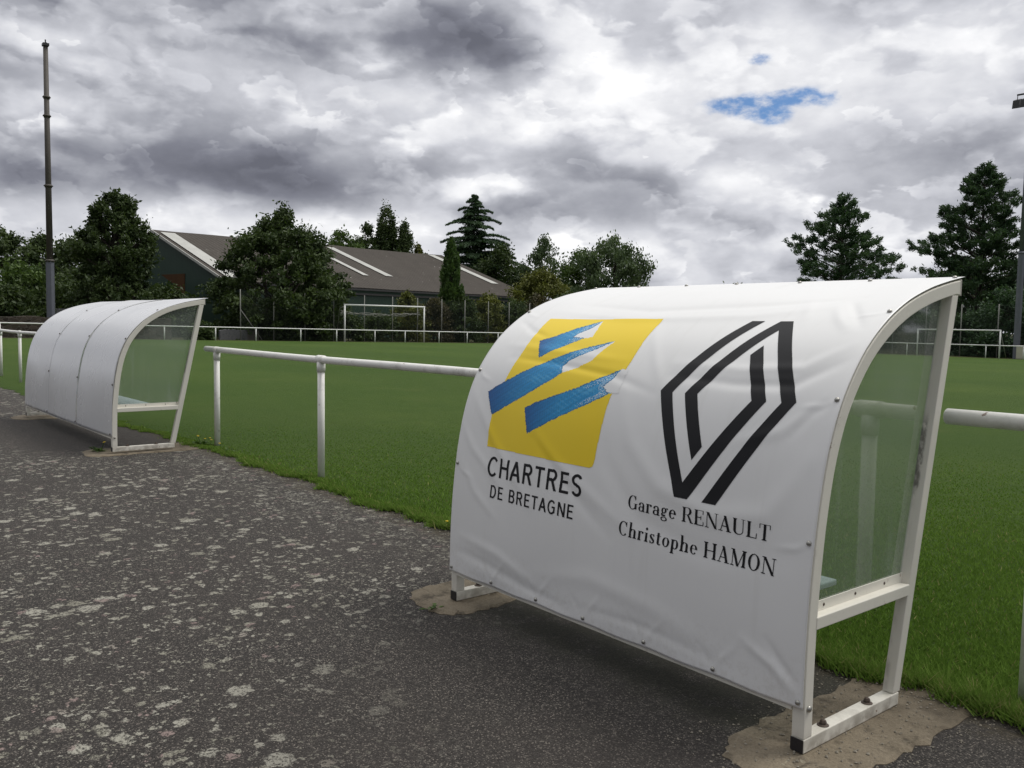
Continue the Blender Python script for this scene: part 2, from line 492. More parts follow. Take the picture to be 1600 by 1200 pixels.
def mat_blades():
    m, T = material('grass_blade')
    t = T.add('ShaderNodeAttribute', attribute_name='tone').outputs['Fac']
    c = T.ramp(t, [(0, (.080, .145, .022)), (.5, (.128, .222, .038)), (.85, (.175, .262, .058)), (1.0, (.28, .265, .11))])
    d = T.add('ShaderNodeBsdfDiffuse'); T.put(d.inputs[0], c)
    tr = T.add('ShaderNodeBsdfTranslucent'); T.put(tr.inputs[0], c)
    mx = T.add('ShaderNodeMixShader'); mx.inputs[0].default_value = .3
    T.l.new(d.outputs[0], mx.inputs[1]); T.l.new(tr.outputs[0], mx.inputs[2])
    finish(T, mx.outputs[0])
    return m
M['blade'] = mat_blades()
def mat_leaf(name, dark, light):
    m, T = material(name)
    t = T.add('ShaderNodeAttribute', attribute_name='tone').outputs['Fac']
    c = T.mix(t, dark, light)
    d = pbsdf(T, c, .55, spec=.25)
    tr = T.add('ShaderNodeBsdfTranslucent'); T.put(tr.inputs[0], T.mix(1.0, c, (1.1, 1.2, .6), 'MULTIPLY'))
    mx = T.add('ShaderNodeMixShader'); mx.inputs[0].default_value = .22
    T.l.new(d, mx.inputs[1]); T.l.new(tr.outputs[0], mx.inputs[2])
    finish(T, mx.outputs[0])
    return m
M['leaf_dark'] = mat_leaf('leaf_dark', (0.0324, 0.0543, 0.0186), (0.0842, 0.1194, 0.0404))
M['leaf_mid'] = mat_leaf('leaf_mid', (0.0454, 0.0832, 0.0217), (0.1216, 0.1809, 0.0497))
M['leaf_grey'] = mat_leaf('leaf_grey', (0.0551, 0.0868, 0.0404), (0.1378, 0.19, 0.0931))
M['leaf_yellow'] = mat_leaf('leaf_yellow', (0.081, 0.0941, 0.0217), (0.2026, 0.2135, 0.0559))
M['leaf_rust'] = mat_leaf('leaf_rust', (0.0551, 0.0507, 0.0264), (0.1069, 0.0905, 0.0466))
M['needle'] = mat_leaf('needle', (0.0298, 0.0619, 0.0293), (0.0782, 0.1324, 0.0652))
M['needle_green'] = mat_leaf('needle_green', (0.0409, 0.0794, 0.026), (0.1118, 0.1765, 0.0554))
M['weed'] = mat_leaf('weed_leaf', (.036, .080, .014), (.095, .150, .035))
M['petal'] = simple('dandelion_petal', (.80, .58, .02), .6, 0, .2, 30)
M['bark'] = simple('bark', (.055, .045, .036), .9, 0, .5, 4)
def mat_concrete(name, a, b, stain):
    m, T = material(name)
    co = objco(T)
    n = T.noise(co, 4.5, 6, .65)
    g = T.sep(T.vor(co, 170, out='Color'))[0]
    c = T.mix(n, a, b)
    c = T.mix(T.m('MULTIPLY', T.step(T.noise(co, 8, 6, .65), .5, .68), .75), c, stain)
    c = T.mix(T.m('MULTIPLY', g, .35), c, tuple(q * .45 for q in a))
    x_, y_, z_ = T.sep(co)
    soil = T.m('MULTIPLY', T.step(T.m('ADD', y_, T.m('MULTIPLY', T.m('SUBTRACT', T.noise(co, 6, 5, .65), .5), .7)), .45, .85), .75)
    c = T.mix(soil, c, T.mix(g, (.030, .024, .017), (.105, .085, .06)))
    crack = T.m('MULTIPLY', T.step(T.vor(T.v('ADD', co, T.v('SCALE', T.noise(co, 7, 3, color=True), scale=.12)), 2.1, feature='DISTANCE_TO_EDGE'), .012, .004), T.step(T.noise(co, 2, 2), .42, .55))
    c = T.mix(T.m('MULTIPLY', crack, .45), c, (.03, .025, .02))
    lic = T.m('MULTIPLY', T.step(T.vor(T.v('ADD', co, T.v('SCALE', T.noise(co, 20, 3, color=True), scale=.06)), 19), .24, .16), T.step(T.noise(co, 3, 3), .55, .65))
    c = T.mix(T.m('MULTIPLY', lic, .7), c, (.36, .33, .25))
    finish(T, pbsdf(T, c, .9, spec=.25, normal=bump(T, T.m('ADD', T.noise(co, 30, 5, .65), T.m('MULTIPLY', g, .3)), .6, .008)))
    return m
M['concrete'] = mat_concrete('sandy_concrete', (.14, .112, .076), (.30, .255, .19), (.050, .041, .031))
M['grey_concrete'] = mat_concrete('grey_concrete', (.12, .125, .13), (.20, .20, .20), (.07, .07, .07))
def mat_stone():
    m, T = material('dark_stonework')
    co = T.v('MULTIPLY', objco(T), (1, 1, 1.6))
    cell = T.sep(T.vor(co, 2.6, out='Color'))[0]
    e = T.vor(co, 2.6, feature='DISTANCE_TO_EDGE')
    c = T.mix(cell, (.028, .022, .018), (.085, .068, .055))
    c = T.mix(T.step(e, .06, .02), c, (.10, .09, .078))
    c = T.mix(T.m('MULTIPLY', T.step(T.noise(co, 1.2, 4), .5, .7), .5), c, (.03, .035, .018))
    finish(T, pbsdf(T, c, .9, spec=.2, normal=bump(T, T.m('MINIMUM', e, .15), .8, .1)))
    return m
M['stone'] = mat_stone()
def mat_roof():
    m, T = material('fibre_cement_roof')
    uv = T.add('ShaderNodeAttribute', attribute_name='run').outputs['Vector']
    u, v, w = T.sep(uv)
    co = objco(T)
    wave = T.m('SINE', T.m('MULTIPLY', u, 2 * math.pi / .55))
    row = T.m('FRACT', T.m('DIVIDE', v, 1.35))
    lap = T.step(row, .06, .015)
    n = T.noise(co, .5, 6, .65)
    n2 = T.noise(T.comb(T.m('MULTIPLY', u, 3), T.m('MULTIPLY', v, .5), 0), 1.6, 5, .65)
    c = T.mix(n, (.048, .042, .036), (.088, .077, .067))
    c = T.mix(T.m('MULTIPLY', T.step(n2, .48, .7), .6), c, (.048, .041, .035))
    c = T.mix(T.m('MULTIPLY', lap, .55), c, (.05, .045, .04))
    sp = T.step(T.noise(co, 1.3, 3, .5), .70, .74)
    c = T.mix(T.m('MULTIPLY', sp, .5), c, (.32, .31, .29))
    finish(T, pbsdf(T, c, .85, spec=.2, normal=bump(T, wave, .35, .06)))
    return m
M['roof'] = mat_roof()
M['skylight'] = simple('translucent_roof_sheet', (.47, .47, .44), .55, 0, .35, .9)
def mat_cladding():
    m, T = material('green_cladding')
    co = objco(T)
    x, y, z = T.sep(co)
    rib = T.m('SINE', T.m('MULTIPLY', T.m('ADD', x, y), 18))
    n = T.noise(T.v('MULTIPLY', co, (1, 1, .3)), .8, 5, .6)
    c = T.mix(n, (.014, .036, .025), (.024, .054, .037))
    finish(T, pbsdf(T, c, .55, spec=.4, normal=bump(T, rib, .10, .02)))
    return m
M['cladding'] = mat_cladding()
M['fascia'] = simple('fascia_board', (.10, .10, .095), .6, 0, .2, 1)
M['gutter'] = simple('gutter_dark', (.05, .05, .05), .6, 0, .3, 1)
def mat_rustdoor():
    m, T = material('rusty_brown_door')
    co = objco(T)
    n = T.noise(T.v('MULTIPLY', co, (1, 1, .4)), .9, 5, .6)
    finish(T, pbsdf(T, T.mix(n, (.045, .022, .012), (.115, .055, .020)), .8, spec=.2))
    return m
M['rustdoor'] = mat_rustdoor()
def mat_chain():
    m, T = material('chain_link_mesh')
    co = objco(T)
    x, y, z = T.sep(co)
    h = T.m('ADD', x, y)
    a = T.m('ABSOLUTE', T.m('SUBTRACT', T.m('FRACT', T.m('MULTIPLY', T.m('ADD', h, z), 12.0)), .5))
    b = T.m('ABSOLUTE', T.m('SUBTRACT', T.m('FRACT', T.m('MULTIPLY', T.m('SUBTRACT', h, z), 12.0)), .5))
    wire = T.m('MAXIMUM', T.step(a, .455, .47), T.step(b, .455, .47))
    tr = T.add('ShaderNodeBsdfTransparent')
    sh = pbsdf(T, (.03, .04, .034), .6)
    mx = T.add('ShaderNodeMixShader'); T.put(mx.inputs[0], wire)
    T.l.new(tr.outputs[0], mx.inputs[1]); T.l.new(sh, mx.inputs[2])
    finish(T, mx.outputs[0])
    return m
M['chain'] = mat_chain()

def mat_leg():
    m, T = material('gnawed_paint')
    co = objco(T)
    x, y, z = T.sep(co)
    n = T.noise(T.v('MULTIPLY', co, (1, 1, .5)), 55, 5, .7)
    k_ = T.m('MULTIPLY', T.step(T.m('ADD', z, T.m('MULTIPLY', n, .12)), .86, .93), T.step(T.m('ADD', z, T.m('MULTIPLY', n, .12)), 1.22, 1.12))
    k_ = T.m('MULTIPLY', k_, T.step(n, .34, .60))
    k_ = T.m('MULTIPLY', k_, T.step(x, -.018, -.030))
    sm = T.m('MULTIPLY', T.step(T.noise(T.v('MULTIPLY', co, (1, 1, .4)), 16, 5, .6), .48, .7), T.step(x, -.02, -.04))
    c = T.mix(T.noise(co, 3, 3), (.66, .635, .57), (.74, .715, .64))
    c = T.mix(T.m('MULTIPLY', sm, .5), c, (.30, .27, .24))
    c = T.mix(T.m('MULTIPLY', k_, .75), c, (.055, .052, .042))
    finish(T, pbsdf(T, c, .5, spec=.35))
    return m
M['leg'] = mat_leg()

# ------------------------------------------------------------------ ground
def sheet(name, xs, ys, dz, mat, kind='structure'):
    V = [(x, y, tz(y) + dz) for y in ys for x in xs]
    n = len(xs)
    F = [(j * n + i, j * n + i + 1, (j + 1) * n + i + 1, (j + 1) * n + i) for j in range(len(ys) - 1) for i in range(n - 1)]
    me = bpy.data.meshes.new(name); me.from_pydata(V, [], F); me.update()
    return tag(link(name, me, mat), kind=kind)
sheet('ground', [-900, -70, 60, 900], [-500, 1, 73, 900], -.035, M['rough'])
def wob(x):
    return .035 * math.sin(x * 3.1) + .03 * math.sin(x * 7.7 + 1) + .022 * math.sin(x * 17.3 + 2) + .016 * math.sin(x * 41 + .5) + .012 * math.sin(x * 73 + 1.7 * math.sin(x * 11))
def edge_y(x):                                   # where turf meets asphalt
    b = np.interp(x, [-40, -19, -13, -9, -6, 0, 1.2, 30], [.35, .48, .60, .88, .93, .88, .84, .80])
    return float(b + wob(x))
def pitch():
    xs = np.concatenate([np.linspace(-66.8, -22, 40), np.linspace(-21.9, 6, 560), np.linspace(6.5, 60, 30)])
    V, F = [], []
    rows = [None, 1.25, 4, 10, 25, 45, 73]
    for r in rows:
        for x in xs:
            y = edge_y(x) if r is None else r
            V.append((x, y, tz(y) - .004 + (.0 if r is not None else -.004)))
    n = len(xs)
    for j in range(len(rows) - 1):
        for i in range(n - 1):
            F.append((j * n + i, j * n + i + 1, (j + 1) * n + i + 1, (j + 1) * n + i))
    me = bpy.data.meshes.new('football_pitch'); me.from_pydata(V, [], F); me.update()
    tag(link('football_pitch', me, M['turf']), kind='structure')
pitch()
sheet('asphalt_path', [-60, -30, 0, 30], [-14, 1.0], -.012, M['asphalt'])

def slab(label, pts, top=0.0, group='concrete footings under the shelters'):
    c = np.mean(pts, axis=0)
    ring = []
    n = len(pts)
    r2 = random.Random(len(label))
    for i in range(n):                           # rounded, ragged outline
        p0, p1, p2, p3 = (np.array(pts[(i + k) % n]) for k in (-1, 0, 1, 2))
        for t in np.arange(8) / 8:
            q = .5 * ((2 * p1) + (-p0 + p2) * t + (2 * p0 - 5 * p1 + 4 * p2 - p3) * t * t + (-p0 + 3 * p1 - 3 * p2 + p3) * t ** 3)
            ring.append(q + np.array([r2.uniform(-.016, .016), r2.uniform(-.016, .016)]))
    V = [(c[0], c[1], top)] + [(*(c + (q - c) * .93), top - .001) for q in ring] + [(*q, top - .009) for q in ring] + [(*q, -.08) for q in ring]
    k = len(ring); F = []
    for i in range(k):
        j = (i + 1) % k
        F += [(0, 1 + i, 1 + j), (1 + i, 1 + k + i, 1 + k + j, 1 + j), (1 + k + i, 1 + 2 * k + i, 1 + 2 * k + j, 1 + k + j)]
    me = bpy.data.meshes.new('concrete_footing'); me.from_pydata(V, [], F); me.update()
    o = link('concrete_footing', me, M['concrete'])
    # origin on the slab
    return tag(o, label, 'footing', group)
slab('ragged sandy concrete slab under the open glazed end of the banner shelter',
     [(-.15, -.21), (-.24, -.05), (-.25, .30), (-.24, .60), (-.24, .86), (-.06, .94), (.16, .89), (.21, .55), (.18, .15), (.06, -.22)])
slab('sandy concrete slab under the far foot of the banner shelter',
     [(-1.96, -.17), (-2.24, -.15), (-2.37, .02), (-2.36, .40), (-2.34, .85), (-1.95, .88), (-1.90, .30), (-1.87, .02)])
slab('thin concrete slab under the glazed end of the plain white shelter',
     [(-8.62, -.30), (-8.20, -.28), (-8.17, .25), (-8.15, .74), (-8.38, .95), (-8.75, .86), (-8.78, .30), (-8.74, -.1)])
slab('small concrete slab under the distant end of the plain white shelter',
     [(-12.55, -.36), (-12.25, -.2), (-12.20, .3), (-12.25, .75), (-12.6, .8), (-12.75, .3), (-12.85, -.2)])

# turf: every blade close enough to be seen as one
def lawn():
    n = 380000
    # sample by distance from the standpoint so that blades stay about as dense in the picture
    d = 2.6 * np.exp(rng.random(n * 2) * math.log(15 / 2.6))
    a = rng.uniform(-.05, 1.65, n * 2)            # angle left of +Y
    x = CAM.x - d * np.sin(a) + 0; y = CAM.y + d * np.cos(a)
    ey = np.array([edge_y(q) for q in np.linspace(-27, 8, 1700)])
    e = np.interp(x, np.linspace(-27, 8, 1700), ey)
    ragged = e - .045 * rng.random(len(x)) ** 2
    ok = (y > ragged) & (x > -26) & (x < 7) & (rng.random(len(x)) > (d - 5) / 9)
    for px, py, pr in ((0, .66, .06),):
        ok &= ~((np.abs(x + .02) < .22) & (y < .9) & (x > -.26))
    x, y, d, e = x[ok][:n], y[ok][:n], d[ok][:n], e[ok][:n]
    # a thicker, longer fringe creeping over the asphalt
    m = 75000
    fx = 3.0 - 15.0 * rng.random(m) ** 1.6
    fe = np.interp(fx, np.linspace(-27, 8, 1700), ey)
    tuft = np.abs(np.sin(fx * 9 + 2 * np.sin(fx * 3.7))) * np.abs(np.sin(fx * 4.1 + 1))
    fy = fe + rng.normal(.02, .035, m) - .05 * tuft * rng.random(m)
    x = np.concatenate([x, fx]); y = np.concatenate([y, fy]); e = np.concatenate([e, fe])
    d = np.hypot(x - CAM.x, y - CAM.y)
    k = len(x)
    near_edge = np.exp(-((y - e) / .16) ** 2)
    patch = .5 + .5 * np.sin(x * 1.7 + np.sin(y * 2.3)) * np.sin(y * 1.3 + 1.5 * np.sin(x * .9))
    h = (.016 + .018 * rng.random(k)) * (1 + .35 * patch) * (1 + 1.1 * near_edge * rng.random(k)) * np.clip(1.25 - d / 13, .25, 1)
    w = .0016 + .0007 * d ** .8
    th = rng.uniform(0, 2 * math.pi, k)
    lean = rng.normal(0, .55, (k, 2)) * h[:, None]
    lean[:, 1] -= near_edge * h * .35
    z0 = terrain(y) - .006
    dx, dy = np.cos(th) * w, np.sin(th) * w
    V = np.empty((k, 3, 3), np.float32)
    V[:, 0] = np.stack([x - dx, y - dy, z0], 1)
    V[:, 1] = np.stack([x + dx, y + dy, z0], 1)
    V[:, 2] = np.stack([x + lean[:, 0], y + lean[:, 1], z0 + h], 1)
    me = polys_mesh('grass', V.reshape(-1, 3), 3)
    tone = np.clip(.22 + .45 * rng.random(k) + .22 * (patch - .5) + .12 * near_edge, 0, .9)
    tone = np.where(rng.random(k) < .02 + .06 * near_edge, 1.0, tone)
    face_attr(me, 'tone', tone)
    tag(link('grass', me, M['blade']), kind='stuff')
lawn()
def weed(name, label, cat, x, y, nleaf, size, flowers, seed, z=-.012, group=None):
    r = np.random.default_rng(seed)
    t = thing(name, label, cat, (x, y, z), 0, group)
    V, tone = [], []
    for i in range(nleaf):
        a = r.uniform(0, 6.283); L = size * r.uniform(.5, 1.1); tilt = r.uniform(.15, 1.0)
        off = r.normal(0, size * .28, 2)
        d = np.array([math.cos(a) * math.cos(tilt), math.sin(a) * math.cos(tilt), math.sin(tilt)])
        s = np.array([-math.sin(a), math.cos(a), 0]) * L * r.uniform(.10, .2)
        b = np.array([off[0], off[1], 0])
        m1 = b + d * L * .55; tip = b + d * L; tip[2] = max(.004, tip[2] - L * .3)
        V += [b, m1 + s, tip, m1 - s]
        tone.append(r.random())
    me = polys_mesh(name, np.array(V), 4); face_attr(me, 'tone', tone)
    link('leaf_rosette', me, M['weed'], t)
    for i in range(flowers):
        a = r.uniform(0, 6.283); q = r.uniform(.2, .9) * size
        fx, fy, fz = math.cos(a) * q, math.sin(a) * q, size * r.uniform(.5, 1.1)
        mb = MB().tube([(fx * .3, fy * .3, 0), (fx, fy, fz)], .0018, 5)
        st = mb.build('flower_stem', M['weed'], t)
        fl = MB()
        for k in range(11):
            b = 2 * math.pi * k / 11
            rr = .017
            fl.add([(fx, fy, fz), (fx + math.cos(b - .22) * rr * .7, fy + math.sin(b - .22) * rr * .7, fz + .006),
                    (fx + math.cos(b) * rr, fy + math.sin(b) * rr, fz + .004), (fx + math.cos(b + .22) * rr * .7, fy + math.sin(b + .22) * rr * .7, fz + .006)], [(0, 1, 2, 3)])
        fl.dome((fx, fy, fz), .007, .008, (0, 0, 1), 8)
        fl.build('flower_head', M['petal'], t)
    return t
weed('dandelion', 'yellow dandelion clump around the first post of the rail beside the plain shelter', 'weed', -8.42, .93, 26, .12, 5, 1)
weed('dandelion', 'dandelion with one yellow flower a little along the turf edge from that first rail post', 'weed', -7.75, .97, 16, .10, 1, 2)
weed('weed_clump', 'low leafy weed clump growing by the foot of the plain white shelter', 'weed', -8.52, -.16, 34, .10, 2, 3, -.002)
weed('dandelion', 'single yellow flower in the turf edge just left of the banner shelter', 'weed', -3.42, .95, 12, .08, 1, 4)
weed('weed_clump', 'thin dry weed tuft at the rim of the slab under the banner shelter', 'weed', -2.02, -.16, 12, .06, 0, 5, -.004)
weed('weed_clump', 'small weeds in the crack behind the slab at the glazed end of the banner shelter', 'weed', -.30, .86, 34, .06, 0, 6, -.008)

M['pebble'] = simple('pebble_stone', (.30, .27, .22), .9, 0, .7, 60)
def gravel():
    r = np.random.default_rng(21)
    m = 1500
    kind = r.random(m)
    x = np.where(kind < .55, 1.2 - 9.5 * r.random(m) ** 1.3, r.uniform(-.40, .30, m))
    e = np.array([edge_y(q) for q in x])
    y = np.where(kind < .55, e - .02 - np.abs(r.normal(0, .07, m)), r.uniform(-.28, .95, m))
    on = (np.abs(x + .02) < .20) & (y > -.2) & (y < .9)
    z = np.where(on, .001, -.011)
    sz = .0022 + .0045 * r.random(m) ** 2.2
    P = np.array([(1, 0, 0), (0, 1, 0), (-1, 0, 0), (0, -1, 0), (0, 0, .8), (0, 0, -.4)], float)
    T3 = [(0, 1, 4), (1, 2, 4), (2, 3, 4), (3, 0, 4)]
    V = []
    for i in range(m):
        a = r.uniform(0, 6.28); c, s_ = math.cos(a), math.sin(a)
        q = P * r.uniform(.6, 1.35, (6, 3)) * sz[i]
        q = np.stack([q[:, 0] * c - q[:, 1] * s_, q[:, 0] * s_ + q[:, 1] * c, q[:, 2]], 1) + (x[i], y[i], z[i] + sz[i] * .2)
        for t3 in T3:
            V += [q[k] for k in t3]
    me = polys_mesh('gravel', np.array(V), 3)
    tag(link('gravel', me, M['pebble']), kind='stuff')
gravel()

# ------------------------------------------------------------------ the two shelters
PK = np.array([(-.004, 0), (-.004, .25), (.002, .45), (.018, .65), (.046, .85), (.092, 1.04), (.168, 1.21), (.29, 1.365), (.43, 1.475), (.58, 1.553), (.74, 1.606), (.88, 1.638), (1.02, 1.663), (1.05, 1.6675)])
def catmull(K, n=16):
    P = np.vstack([2 * K[0] - K[1], K, 2 * K[-1] - K[-2]])
    out = []
    for i in range(1, len(P) - 2):
        p0, p1, p2, p3 = P[i - 1:i + 3]
        for t in np.arange(n) / n:
            out.append(.5 * ((2 * p1) + (-p0 + p2) * t + (2 * p0 - 5 * p1 + 4 * p2 - p3) * t * t + (-p0 + 3 * p1 - 3 * p2 + p3) * t ** 3))
    out.append(K[-1])
    return np.array(out)
PR = catmull(PK)
PS = np.concatenate([[0], np.cumsum(np.linalg.norm(np.diff(PR, axis=0), axis=1))])
_tg = np.gradient(PR, PS, axis=0); _tg /= np.linalg.norm(_tg, axis=1)[:, None]
PN = np.stack([-_tg[:, 1], _tg[:, 0]], 1)        # outward normal in (y, z)
SMAX = PS[-1]
SF = SMAX - .030
D_FOOT, T_TIP, H_TIP, T_W = .655, 1.012, 1.66, .05
BL, SL = 2.0898, 4.30
def prof(s, off=0.0):
    y = np.interp(s, PS, PR[:, 0]); z = np.interp(s, PS, PR[:, 1])
    ny = np.interp(s, PS, PN[:, 0]); nz = np.interp(s, PS, PN[:, 1])
    return y + ny * off, z + nz * off

def end_frame(x0, x1, parent, mats, inner_dirty):
    """tubular end: bottom tube, curved post, raking front leg, mid rail"""
    f = MB()
    f.box(x0, x1, 0.0, D_FOOT, .001, T_W)
    ss = np.linspace(.051, SF - .006, 46)
    P = np.stack(prof(ss, -.004), 1); Q = np.stack(prof(ss, -.056), 1)
    P[:, 0] = np.maximum(P[:, 0], 0.0); Q[:, 0] = np.maximum(Q[:, 0], .05)
    P[0], Q[0] = (0, T_W), (.052, T_W)
    P[-1] = (T_TIP, H_TIP - .003); Q[-1] = (T_TIP, H_TIP - .062)
    f.strip([tuple(p) for p in P], [tuple(q) for q in Q], x0 + .0012, x1 - .0012)
    lean = (T_TIP - D_FOOT) / H_TIP
    zt = H_TIP - .064
    yb, yt = D_FOOT + lean * T_W, D_FOOT + lean * zt
    zm = .424
    ym = D_FOOT + lean * zm
    f.prism([(.05, zm), (ym - .05, zm), (ym - .046, zm + .044), (.052, zm + .044)], x0 - .002, x1 + .001)
    o = bevel(f.build('end_frame', mats[0], parent), .0035, 2)
    lg = MB().prism([(yb - .052, T_W + .001), (yb, T_W + .001), (yt, zt), (yt - .052, zt)], x0 + .0024, x1 - .0024)
    bevel(lg.build('front_leg', M['leg'] if inner_dirty else mats[0], parent), .0035, 2)
    c = MB().box(x0 + .001, x1 - .001, -.004, .0, .004, T_W - .001)
    c.build('end_plug', M['black_cap'], o)
    for y in (.16, .46):
        b = MB()
        xm = (x0 + x1) / 2
        b.dome((xm, y, T_W), .021, .006, (0, 0, 1), 16)
        b.dome((xm, y, T_W + .006), .013, .016, (0, 0, 1), 6)
        b.build('anchor_bolt', M['rust'], o)
    return o
def glazing(xg, parent, side):
    """cloudy sheet inside an end frame, with its bead along the mid rail"""
    ss = np.linspace(.47, SF - .05, 40)
    Y, Z = prof(ss, -.048)
    lean = (T_TIP - D_FOOT) / H_TIP
    pts = [(y, z) for y, z in zip(Y, Z)]
    g = MB()
    n = len(pts)
    P = pts
    Q = []
    for y, z in pts:
        Q.append((D_FOOT + lean * z - .045, z))
    # sheet: between the curve and the raking leg, row by row
    V = []
    for x in (xg - .002, xg + .002):
        V += [(x, *p) for p in P] + [(x, *q) for q in Q]
    F = []
    for i in range(n - 1):
        F.append((i, n + i, n + i + 1, i + 1))
        F.append((2 * n + i, 2 * n + i + 1, 3 * n + i + 1, 3 * n + i))
    g.add(V, F)
    o = g.build('side_glazing', M['glass'], parent)
    bd = MB().box(xg + side * .004, xg + side * .008, .052, .71, .4685, .505)
    bb = bd.build('glazing_bead', M['frame'], parent)
    for y in (.15, .36, .57):
        MB().dome((xg + side * .008, y, .487), .006, .003, (side, 0, 0), 8).build('bead_screw', M['rust'], bb)
    return o
def shelter_base(t, L):
    mats = (M['frame'],)
    end_frame(-T_W, 0.0, t, mats, True)
    end_frame(-L, -L + T_W, t, mats, False)
    glazing(-.043, t, 1)
    glazing(-L + .043, t, -1)
    m = MB()
    m.box(-L + .0505, -.0505, -.004, .030, .142, .172)
    m.build('bottom_rail', M['frame'], t)
    m = MB()
    m.box(-L + .0505, -.0505, T_TIP - .042, T_TIP - .002, H_TIP - .052, H_TIP - .012)
    m.build('front_rail', M['frame'], t)
    s = MB()
    s.box(-L + .20, -.20, .20, .52, .448, .472)
    o = bevel(s.build('bench_seat', M['bench'], t), .006, 2)
    for x in np.linspace(-L + .35, -.35, max(2, int(L / 1.0))):
        MB().box(x - .015, x + .015, .01, .50, .428, .447).build('bench_bracket', M['frame'], o)
M['bench'] = simple('pale_bench', (.52, .62, .66), .4, 0, .12, 3)

# --- wrinkled banner
FOLDS = [  # polyline in (x, s) on the cloth, height, width
    ([(-2.15, 1.00), (-1.96, .818), (-1.66, .635)], .0055, .030),
    ([(-2.10, 1.15), (-1.79, .87), (-1.47, .607)], .0065, .036),
    ([(-2.07, .78), (-1.90, .60), (-1.72, .50)], .005, .03),
    ([(-2.06, .28), (-1.78, .262), (-1.48, .215), (-1.20, .185)], -.007, .035),
    ([(-2.0, .36), (-1.70, .33), (-1.42, .25)], .006, .034),
    ([(-1.02, 1.19), (-.90, .975), (-.71, .815), (-.446, .745), (-.20, .785), (-.06, 1.0)], .009, .055),
    ([(-1.13, 1.10), (-1.01, .86), (-.80, .67), (-.45, .60), (-.10, .66)], -.006, .06),
    ([(-.79, 1.28), (-.46, 1.262), (-.21, 1.275), (-.03, 1.40)], -.0075, .030),
    ([(-.80, 1.345), (-.46, 1.33), (-.20, 1.35), (-.05, 1.47)], .006, .032),
    ([(-.16, 1.08), (-.10, 1.17), (-.03, 1.23)], -.007, .026),
    ([(-.40, 1.03), (-.20, 1.09), (-.05, 1.22)], .006, .035),
    ([(-.229, 1.80), (-.15, 1.68), (-.076, 1.57)], -.008, .022),
    ([(-.26, 1.74), (-.19, 1.63), (-.12, 1.55)], .007, .026),
    ([(-.42, 1.82), (-.36, 1.70), (-.33, 1.60)], .004, .03),
    ([(-.26, .33), (-.13, .275), (-.03, .20)], .0075, .022),
    ([(-.16, .36), (-.09, .29), (-.025, .235)], -.007, .018),
    ([(-1.87, 1.32), (-1.52, 1.30), (-1.11, 1.255), (-.85, 1.19)], -.006, .028),
    ([(-1.95, 1.40), (-1.55, 1.37), (-1.10, 1.34)], .005, .034),
    ([(-1.75, 1.78), (-1.2, 1.70), (-.6, 1.755), (-.2, 1.83)], -.006, .04),
    ([(-1.85, 1.70), (-1.25, 1.62), (-.6, 1.66), (-.25, 1.74)], .005, .04),
    ([(-1.60, 1.02), (-1.32, .83), (-1.05, .70), (-.82, .60)], .0055, .038),
    ([(-1.50, .92), (-1.22, .72), (-.95, .56)], -.005, .036),
    ([(-1.05, 1.55), (-.92, 1.36), (-.82, 1.22)], .004, .035),
    ([(-2.05, 1.60), (-1.85, 1.50), (-1.70, 1.46)], -.005, .025),
    ([(-1.40, .30), (-1.05, .36), (-.70, .33), (-.40, .26)], .005, .05),
    ([(-1.10, .22), (-.75, .24), (-.40, .215)], -.004, .025)]
for _x in (-.381, -.726, -1.081, -1.398, -1.733):
    FOLDS += [([(_x + .004, .175), (_x + .035, .23), (_x + .10, .30)], .0032, .013), ([(_x - .004, .175), (_x - .04, .225), (_x - .09, .27)], -.0030, .013)]
for _s in (.727, 1.23, 1.688):
    FOLDS += [([(-.022, _s), (-.07, _s - .03), (-.15, _s - .04)], .0036, .014), ([(-2.072, _s), (-2.02, _s - .035), (-1.94, _s - .06)], .0036, .014)]
_rs = np.random.RandomState(5)
_wv = [(_rs.uniform(1.0, 5.5), _rs.uniform(1.0, 6.5), _rs.uniform(0, 6.28), _rs.uniform(0, 6.28)) for _ in range(12)]
def wrinkle(x, s):
    x = np.asarray(x, float); s = np.asarray(s, float)
    w = np.zeros(np.broadcast(x, s).shape)
    for a, b, p, q in _wv:
        w = w + np.sin(a * x * 2 + p + 1.2 * np.sin(b * s + q)) * np.sin(b * s + q + .8 * np.sin(a * x)) * .0011
    for line, amp, wd in FOLDS:
        best = np.full(w.shape, 9.0)
        fade = np.zeros(w.shape)
        n = len(line) - 1
        for i in range(n):
            ax, ay = line[i]; bx, by = line[i + 1]
            dx, dy = bx - ax, by - ay
            t = np.clip(((x - ax) * dx + (s - ay) * dy) / (dx * dx + dy * dy), 0, 1)
            d = np.hypot(x - ax - t * dx, s - ay - t * dy)
            u = (i + t) / n
            fade = np.where(d < best, np.sin(np.clip(u, .04, .96) * math.pi) ** .6, fade)
            best = np.minimum(best, d)
        w = w + amp * .64 * np.exp(-(best / (wd * .72)) ** 2) * fade
    edge = np.minimum(np.minimum(-x, x + BL) / .06, np.minimum(s - .15, SMAX - s) / .06)
    return .006 + w * np.clip(edge, 0, 1)
def cloth(x, s, h=0.0):
    y, z = prof(s, 0.0)
    ny = np.interp(s, PS, PN[:, 0]); nz = np.interp(s, PS, PN[:, 1])
    w = wrinkle(x, s) + h
    return np.stack([x + 0 * y, y + ny * w, z + nz * w], -1)
